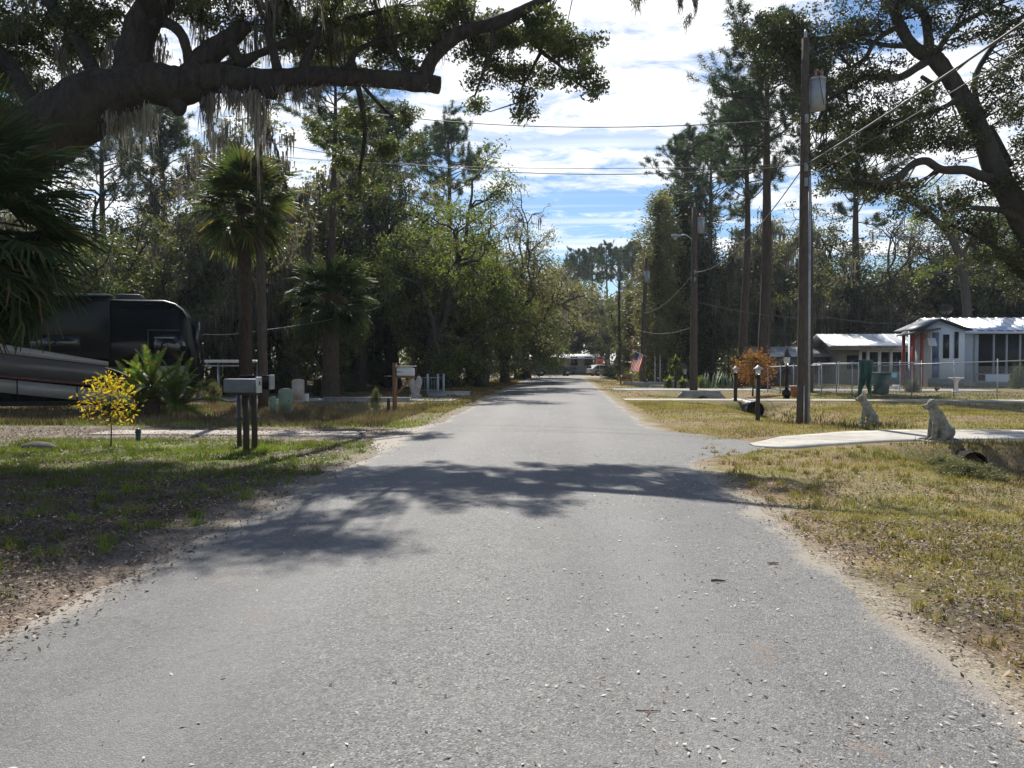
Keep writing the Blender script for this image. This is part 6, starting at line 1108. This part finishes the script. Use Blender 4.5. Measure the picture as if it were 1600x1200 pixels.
def blue_house():
    Y = 58.0; m = MPP(Y); x0 = GX(1512, Y); x1 = GX(1760, Y); zt = lambda py: (566 - py) * m + EYE
    t, W, D = gable_house('pale blue mobile home with white ribbed metal roof and screened porch', 'mobile_home', x0 - 1.2, x1, Y, Y + 7.0, zt(520), zt(497), wallm=BLUW, ribs=.62, ribw=.09, over=.5)
    # camera-facing screened porch under the eave
    mb = MB(); mb.box((W / 2 + .9, -.03, zt(557)), (W - 2.0, .06, (596 - 521) * m)); mb.build('porch_screen', SCR, t)
    for px in (1522, 1551, 1571, 1592, 1620, 1650): x = GX(px, Y) - (x0 - 1.2); mb = MB(); mb.box((x, -.1, zt(558)), (.13, .08, 76 * m)); mb.build('porch_post', PGREY, t)
    for py, h in ((521, .28), (597, .3), (584, .08)): mb = MB(); mb.box((W / 2 + .9, -.11, zt(py)), (W - 1.6, .07, h)); mb.build('rail', PGREY if py > 530 else DKM, t)
    for pxa, pxb in ((1538, 1576), (1600, 1640)): xa, xb = GX(pxa, Y) - (x0 - 1.2), GX(pxb, Y) - (x0 - 1.2); mb = MB(); mb.rbox(((xa + xb) / 2, -.17, zt(590)), (xb - xa, .05, 11 * m), .01); mb.build('kick_panel', BLUW, t)
    # front wing: narrow gable end with door, window and awning, turned toward the street
    xa, xb = GX(1450, Y - 1.5), GX(1507, Y - 1.5); W2 = xb - xa; w = link('gable_wing', None, t, loc=(xa - (x0 - 1.2), -1.5, 0)); zt2 = lambda py: (566 - py) * MPP(Y - 1.5) + EYE
    pts = [(0, -.1), (W2, -.1), (W2, zt2(518)), (W2 * .28, zt2(503)), (0, zt2(514))]; mb = MB(); mb.prism(pts, (0, 0, 0), (1, 0, 0), (0, 0, 1), (0, 1, 0), 3.2); mb.build('wall', BLUW, w)
    def slab(a, b, c, d, nm, mat, th=.1, dy0=-.35, dy1=3.4): mb = MB(); mb.add([(a, dy0, b), (c, dy0, d), (c, dy1, d), (a, dy1, b), (a, dy0, b + th), (c, dy0, d + th), (c, dy1, d + th), (a, dy1, b + th)], [(0, 3, 2, 1), (4, 5, 6, 7), (0, 1, 5, 4), (1, 2, 6, 5), (2, 3, 7, 6), (3, 0, 4, 7)]); mb.build(nm, mat, w)
    FAS = solid('dark_blue_fascia', (.03, .05, .07), .5, .4); slab(W2 * .28, zt2(502), W2 + .35, zt2(518.5), 'roof', FAS); slab(-.9, zt2(518), W2 * .28, zt2(502), 'roof', FAS)
    def panel(pa, pb, pya, pyb, nm, mat, y=-.03, th=.05): a, b = GX(pa, Y - 1.5) - xa, GX(pb, Y - 1.5) - xa; mb = MB(); mb.box(((a + b) / 2, y, (zt2(pya) + zt2(pyb)) / 2), (b - a, th, abs(zt2(pya) - zt2(pyb)))); mb.build(nm, mat, w)
    panel(1455, 1466, 521, 560, 'door', DOORB); panel(1473, 1482.5, 524, 560, 'window', SCR); panel(1491, 1497, 520, 560, 'window', SCR); panel(1454, 1467, 560, 590, 'door_panel', DOORB); panel(1453.8, 1455, 519, 590, 'door_frame', WHT, -.05)
    mb = MB(); a, b = GX(1451, Y - 2.4) - xa, GX(1464, Y - 2.4) - xa; z = zt2(541); mb.add([(a, -.9, z - .0), (b, -.9, z), (b + .25, -.05, z + .5), (a + .25, -.05, z + .5)], [(0, 1, 2, 3)]); mb.add([(a, -.9, z - .03), (b, -.9, z - .03), (b + .25, -.05, z + .47), (a + .25, -.05, z + .47)], [(3, 2, 1, 0)]); mb.build('window_awning', WHT, w)
    # skirting boards
    mb = MB(); mb.box((W2 / 2, -.03, .25), (W2, .04, .5)); mb.build('skirting', solid('grey_skirting', (.16, .18, .20), .7), w)
    d = thing('satellite_dish', 'satellite dish on a tripod standing on the white ribbed roof', 'dish', (GX(1486, Y), Y + .8, zt(507) + .1)); mb = MB(); mb.tube([(0, 0, -.2), (0, 0, .75)], .03, 6); mb.tube([(0, 0, .4), (.35, .1, -.05)], .02, 5); mb.tube([(0, 0, .4), (-.35, .1, -.05)], .02, 5); mb.build('tripod', DKM, d); mb = MB(); mb.lathe([(.02, .0), (.25, .04), (.42, .13), (.43, .13), (.25, .06), (.02, .02)], n=18); o = mb.build('reflector', DKM, d, True); o.location = (0, -.05, .85); o.rotation_euler = (R(-50), R(25), 0); mb = MB(); mb.tube([(0, -.05, .85), (.25, .3, 1.15)], .018, 5); mb.sphere((.25, .3, 1.17), .06, 8, 6); mb.build('feed_arm', PGREY, d)
    # red pergola porch left of the wing
    Yp = Y - 1.8; t2 = thing('pergola', 'dark porch canopy on red posts left of the blue house door', 'porch', (GX(1424, Yp), Yp, 0)); o = GX(1424, Yp)
    for i, px in enumerate((1427, 1440)):
        for dy in (0, 1.6): mb = MB(); mb.box((GX(px, Yp) - o, dy, zt(566) / 1 * 0 + (zt2(522)) / 2), (.17, .17, zt2(522))); q = mb.build('post', RED, t2)
        mb = MB(); mb.tube([(GX(px, Yp) - o, 0, zt2(535)), (GX(px + 7, Yp) - o, 0, zt2(525))], .05, 6); mb.build('brace', RED, t2)
    mb = MB(); xa2, xb2 = GX(1421, Yp) - o, GX(1463, Yp) - o; mb.add([(xa2, -.6, zt2(524)), (xb2, -.6, zt2(517)), (xb2, 2.2, zt2(519)), (xa2, 2.2, zt2(526)), (xa2, -.6, zt2(524) + .12), (xb2, -.6, zt2(517) + .12), (xb2, 2.2, zt2(519) + .12), (xa2, 2.2, zt2(526) + .12)], [(0, 3, 2, 1), (4, 5, 6, 7), (0, 1, 5, 4), (1, 2, 6, 5), (2, 3, 7, 6), (3, 0, 4, 7)]); mb.build('canopy', DKM, t2)
blue_house()
def middle_house():
    Y = 62.0; m = MPP(Y); X = lambda px: GX(px, Y); zt = lambda py: (566 - py) * m + EYE; x0, x1 = X(1312), X(1500)
    t, W, D = gable_house('low house with a gleaming white roof behind the fenced yard', 'house', x0, x1, Y, Y + 5.4, zt(541), zt(523), wallm=SID, over=.9, ribs=.9, ribw=.02)
    mb = MB(); mb.box((W / 2 - .2, -.6, zt(543.5)), (W + 1.4, .7, .22)); mb.build('porch_beam', SHIN, t)
    xs = [1343, 1355, 1373, 1391, 1411, 1429, 1447]
    for a, b in zip(xs[:-1], xs[1:]):
        mb = MB(); mb.box(((X(a) + X(b)) / 2 - x0, -.06, (zt(551) + zt(580)) / 2), (X(b) - X(a) - .35, .08, zt(551) - zt(580))); w = mb.build('window', SCR, t); mb = MB(); mb.box((X(a) - x0, -.12, (zt(548) + zt(590)) / 2), (.2, .12, zt(548) - zt(590))); mb.build('window_frame', WHT, w)
    mb = MB(); mb.box(((X(1343) + X(1447)) / 2 - x0, -.10, zt(549)), (X(1447) - X(1343), .1, .14)); mb.build('fascia', WHT, t); mb = MB(); mb.box(((X(1376) + X(1470)) / 2 - x0, -.9, .4), (X(1470) - X(1376), .4, .9)); mb.build('porch_wall', solid('slate_blue_wall', (.14, .17, .24), .7), t)
    mb = MB(); mb.box((.9, -.04, 1.6), (.8, .06, 1.0)); mb.build('window', SCR, t)
middle_house()
def sheds():
    Y = 64.0; m = MPP(Y); X = lambda px: GX(px, Y); zt = lambda py: (566 - py) * m + EYE
    t, W, D = gable_house('long shed with a flat pale roof left of the middle house', 'shed', X(1178), X(1292), Y, Y + 4.4, zt(556), zt(543), wallm=solid('grey_siding', (.13, .14, .17), .7), over=.35, roofm=solid('stained_roof', (.55, .54, .52), .4, .5, var=.2, scale=.6, dirt=((.22, .2, .18), .6)))
    for i in range(4): mb = MB(); mb.box((1.0 + i * 1.3, -.04, 1.1), (.8, .05, .9)); mb.build('panel', SCR, t)
    Y2 = 71.5; t, W, D = gable_house('small shed roof edge tucked behind the shed, left of the shining roof', 'shed', GX(1264, Y2), GX(1292, Y2), Y2, Y2 + 5, (566 - 541) / F * Y2 + EYE, (566 - 536) / F * Y2 + EYE, wallm=SHIN, over=.3)
    # far-end house, cars
    Y = 106.0; m = MPP(Y); t, W, D = gable_house('tan mobile home closing the far end of the road', 'mobile_home', GX(832, Y), GX(925, Y), Y, Y + 6, (566 - 560) * m + EYE, (566 - 554) * m + EYE, wallm=SID, over=.4)
    for px in (850, 872, 897, 919): mb = MB(); mb.box((GX(px, Y) - GX(832, Y), -.04, 1.75), (.9, .06, 1.1)); mb.build('window', SCR, t)
    for px in (838, 884, 909): mb = MB(); mb.box((GX(px, Y) - GX(832, Y), -.04, .5), (2.5, .06, .9)); mb.build('skirting', solid('grey_skirting2', (.2, .21, .2), .8), t)
    Y = 34.0; xa, xb = GX(306, Y), GX(380, Y); t = thing('carport', 'flat white carport roof edge seen between the motorhome mirror and the slim palm trunk', 'carport', (xa, Y, 0)); mb = MB(); mb.box(((xb - xa) / 2, 1.0, 1.64), (xb - xa, 2.0, .13)); mb.build('roof', WHT, t)
    for px in (312, 376):
        for dy in (.1, 1.9): mb = MB(); mb.box((GX(px, Y) - xa, dy, .79), (.09, .09, 1.57)); mb.build('post', GALV, t)
    mb = MB(); mb.box(((xb - xa) / 2, .02, 1.45), (xb - xa - .2, .05, .05)); mb.build('beam', GALV, t)
sheds()
def car(label, px, Y, mat, L, H, rz, name='parked_car', suv=True):
    t = thing(name, label, 'car', (GX(px, Y), Y, 0), rz, 'cars parked at the end of the road'); b = .42 if suv else .34; k = H
    prof = [(-L / 2, b), (-L / 2, .62 * k), (-L / 2 + .12, .66 * k), (-L * .36, .97 * k), (-L * .15, k), (L * .12, .98 * k), (L * .26, .66 * k), (L * .46, .58 * k), (L / 2, .45 * k), (L / 2, b)] if not suv else [(-L / 2, b), (-L / 2, .60 * k), (-L * .46, .95 * k), (-L * .40, k), (L * .10, .98 * k), (L * .24, .64 * k), (L * .46, .58 * k), (L / 2, .45 * k), (L / 2, b)]
    mb = MB(); mb.prism(prof, (0, -.88, 0), (1, 0, 0), (0, 0, 1), (0, 1, 0), 1.76); o = mb.build('body', mat, t); md = o.modifiers.new('b', 'BEVEL'); md.width = .06; md.segments = 2; md.limit_method = 'ANGLE'
    for y in (-.90, .87): mb = MB(); mb.prism([(-L * .38, .66 * k), (-L * .33, .92 * k), (L * .07, .92 * k), (L * .18, .66 * k)], (0, y, 0), (1, 0, 0), (0, 0, 1), (0, 1, 0), .03); mb.build('side_window', BLKG, t)
    mb = MB(); mb.prism([(-.75, .66 * k), (.75, .66 * k), (.62, .93 * k), (-.62, .93 * k)], (-L * .49, 0, 0), (0, 1, 0), (0, 0, 1), (-1, 0, 0), .03); mb.build('rear_window', BLKG, t)
    for x in (-L * .31, L * .31):
        for y in (-.85, .85): mb = MB(); mb.tube([(x, y - .1, .34), (x, y + .1, .34)], .34, 16); w = mb.build('wheel', RUB, t, True); mb = MB(); mb.tube([(x, y - .11, .34), (x, y + .11, .34)], .2, 12); mb.build('rim', CHR, w)
    for y in (-.7, .7): mb = MB(); mb.box((-L / 2 - .01, y, .7), (.05, .2, .25)); mb.build('tail_light', RED, t); mb = MB(); mb.box((L / 2 + .01, y, .62), (.05, .3, .16)); mb.build('headlight', GLS, t)
car('dark blue van parked under the trees at the end of the road', 864, 98, solid('dark_blue_paint', (.02, .045, .09), .25, .6), 4.9, 1.75, R(12)); car('pale car half hidden behind the shrubs below the stop sign', 946, 99, solid('silver_car_paint', (.35, .36, .37), .35, .5), 4.2, 1.3, R(20), suv=False)
car('dark car in deep shade left of the dark blue van', 828, 100, BLK, 4.4, 1.5, R(-5), suv=False)
# ------------------------------------------------------------------ thin air haze over the whole scene
def haze():
    m = bpy.data.materials.new('air'); m.use_nodes = True; t = m.node_tree; t.nodes.clear(); o = t.nodes.new('ShaderNodeOutputMaterial'); v = t.nodes.new('ShaderNodeVolumePrincipled'); v.inputs['Color'].default_value = (.80, .90, 1, 1); v.inputs['Density'].default_value = HAZE; v.inputs['Anisotropy'].default_value = .3; t.links.new(v.outputs[0], o.inputs['Volume'])
    mb = MB(); mb.box((0, 90, 15), (420, 300, 34)); mb.build('haze', m, kind='stuff', label='thin bluish air haze over the street', cat='haze')
HAZE = .00022
if HAZE > 0: haze()
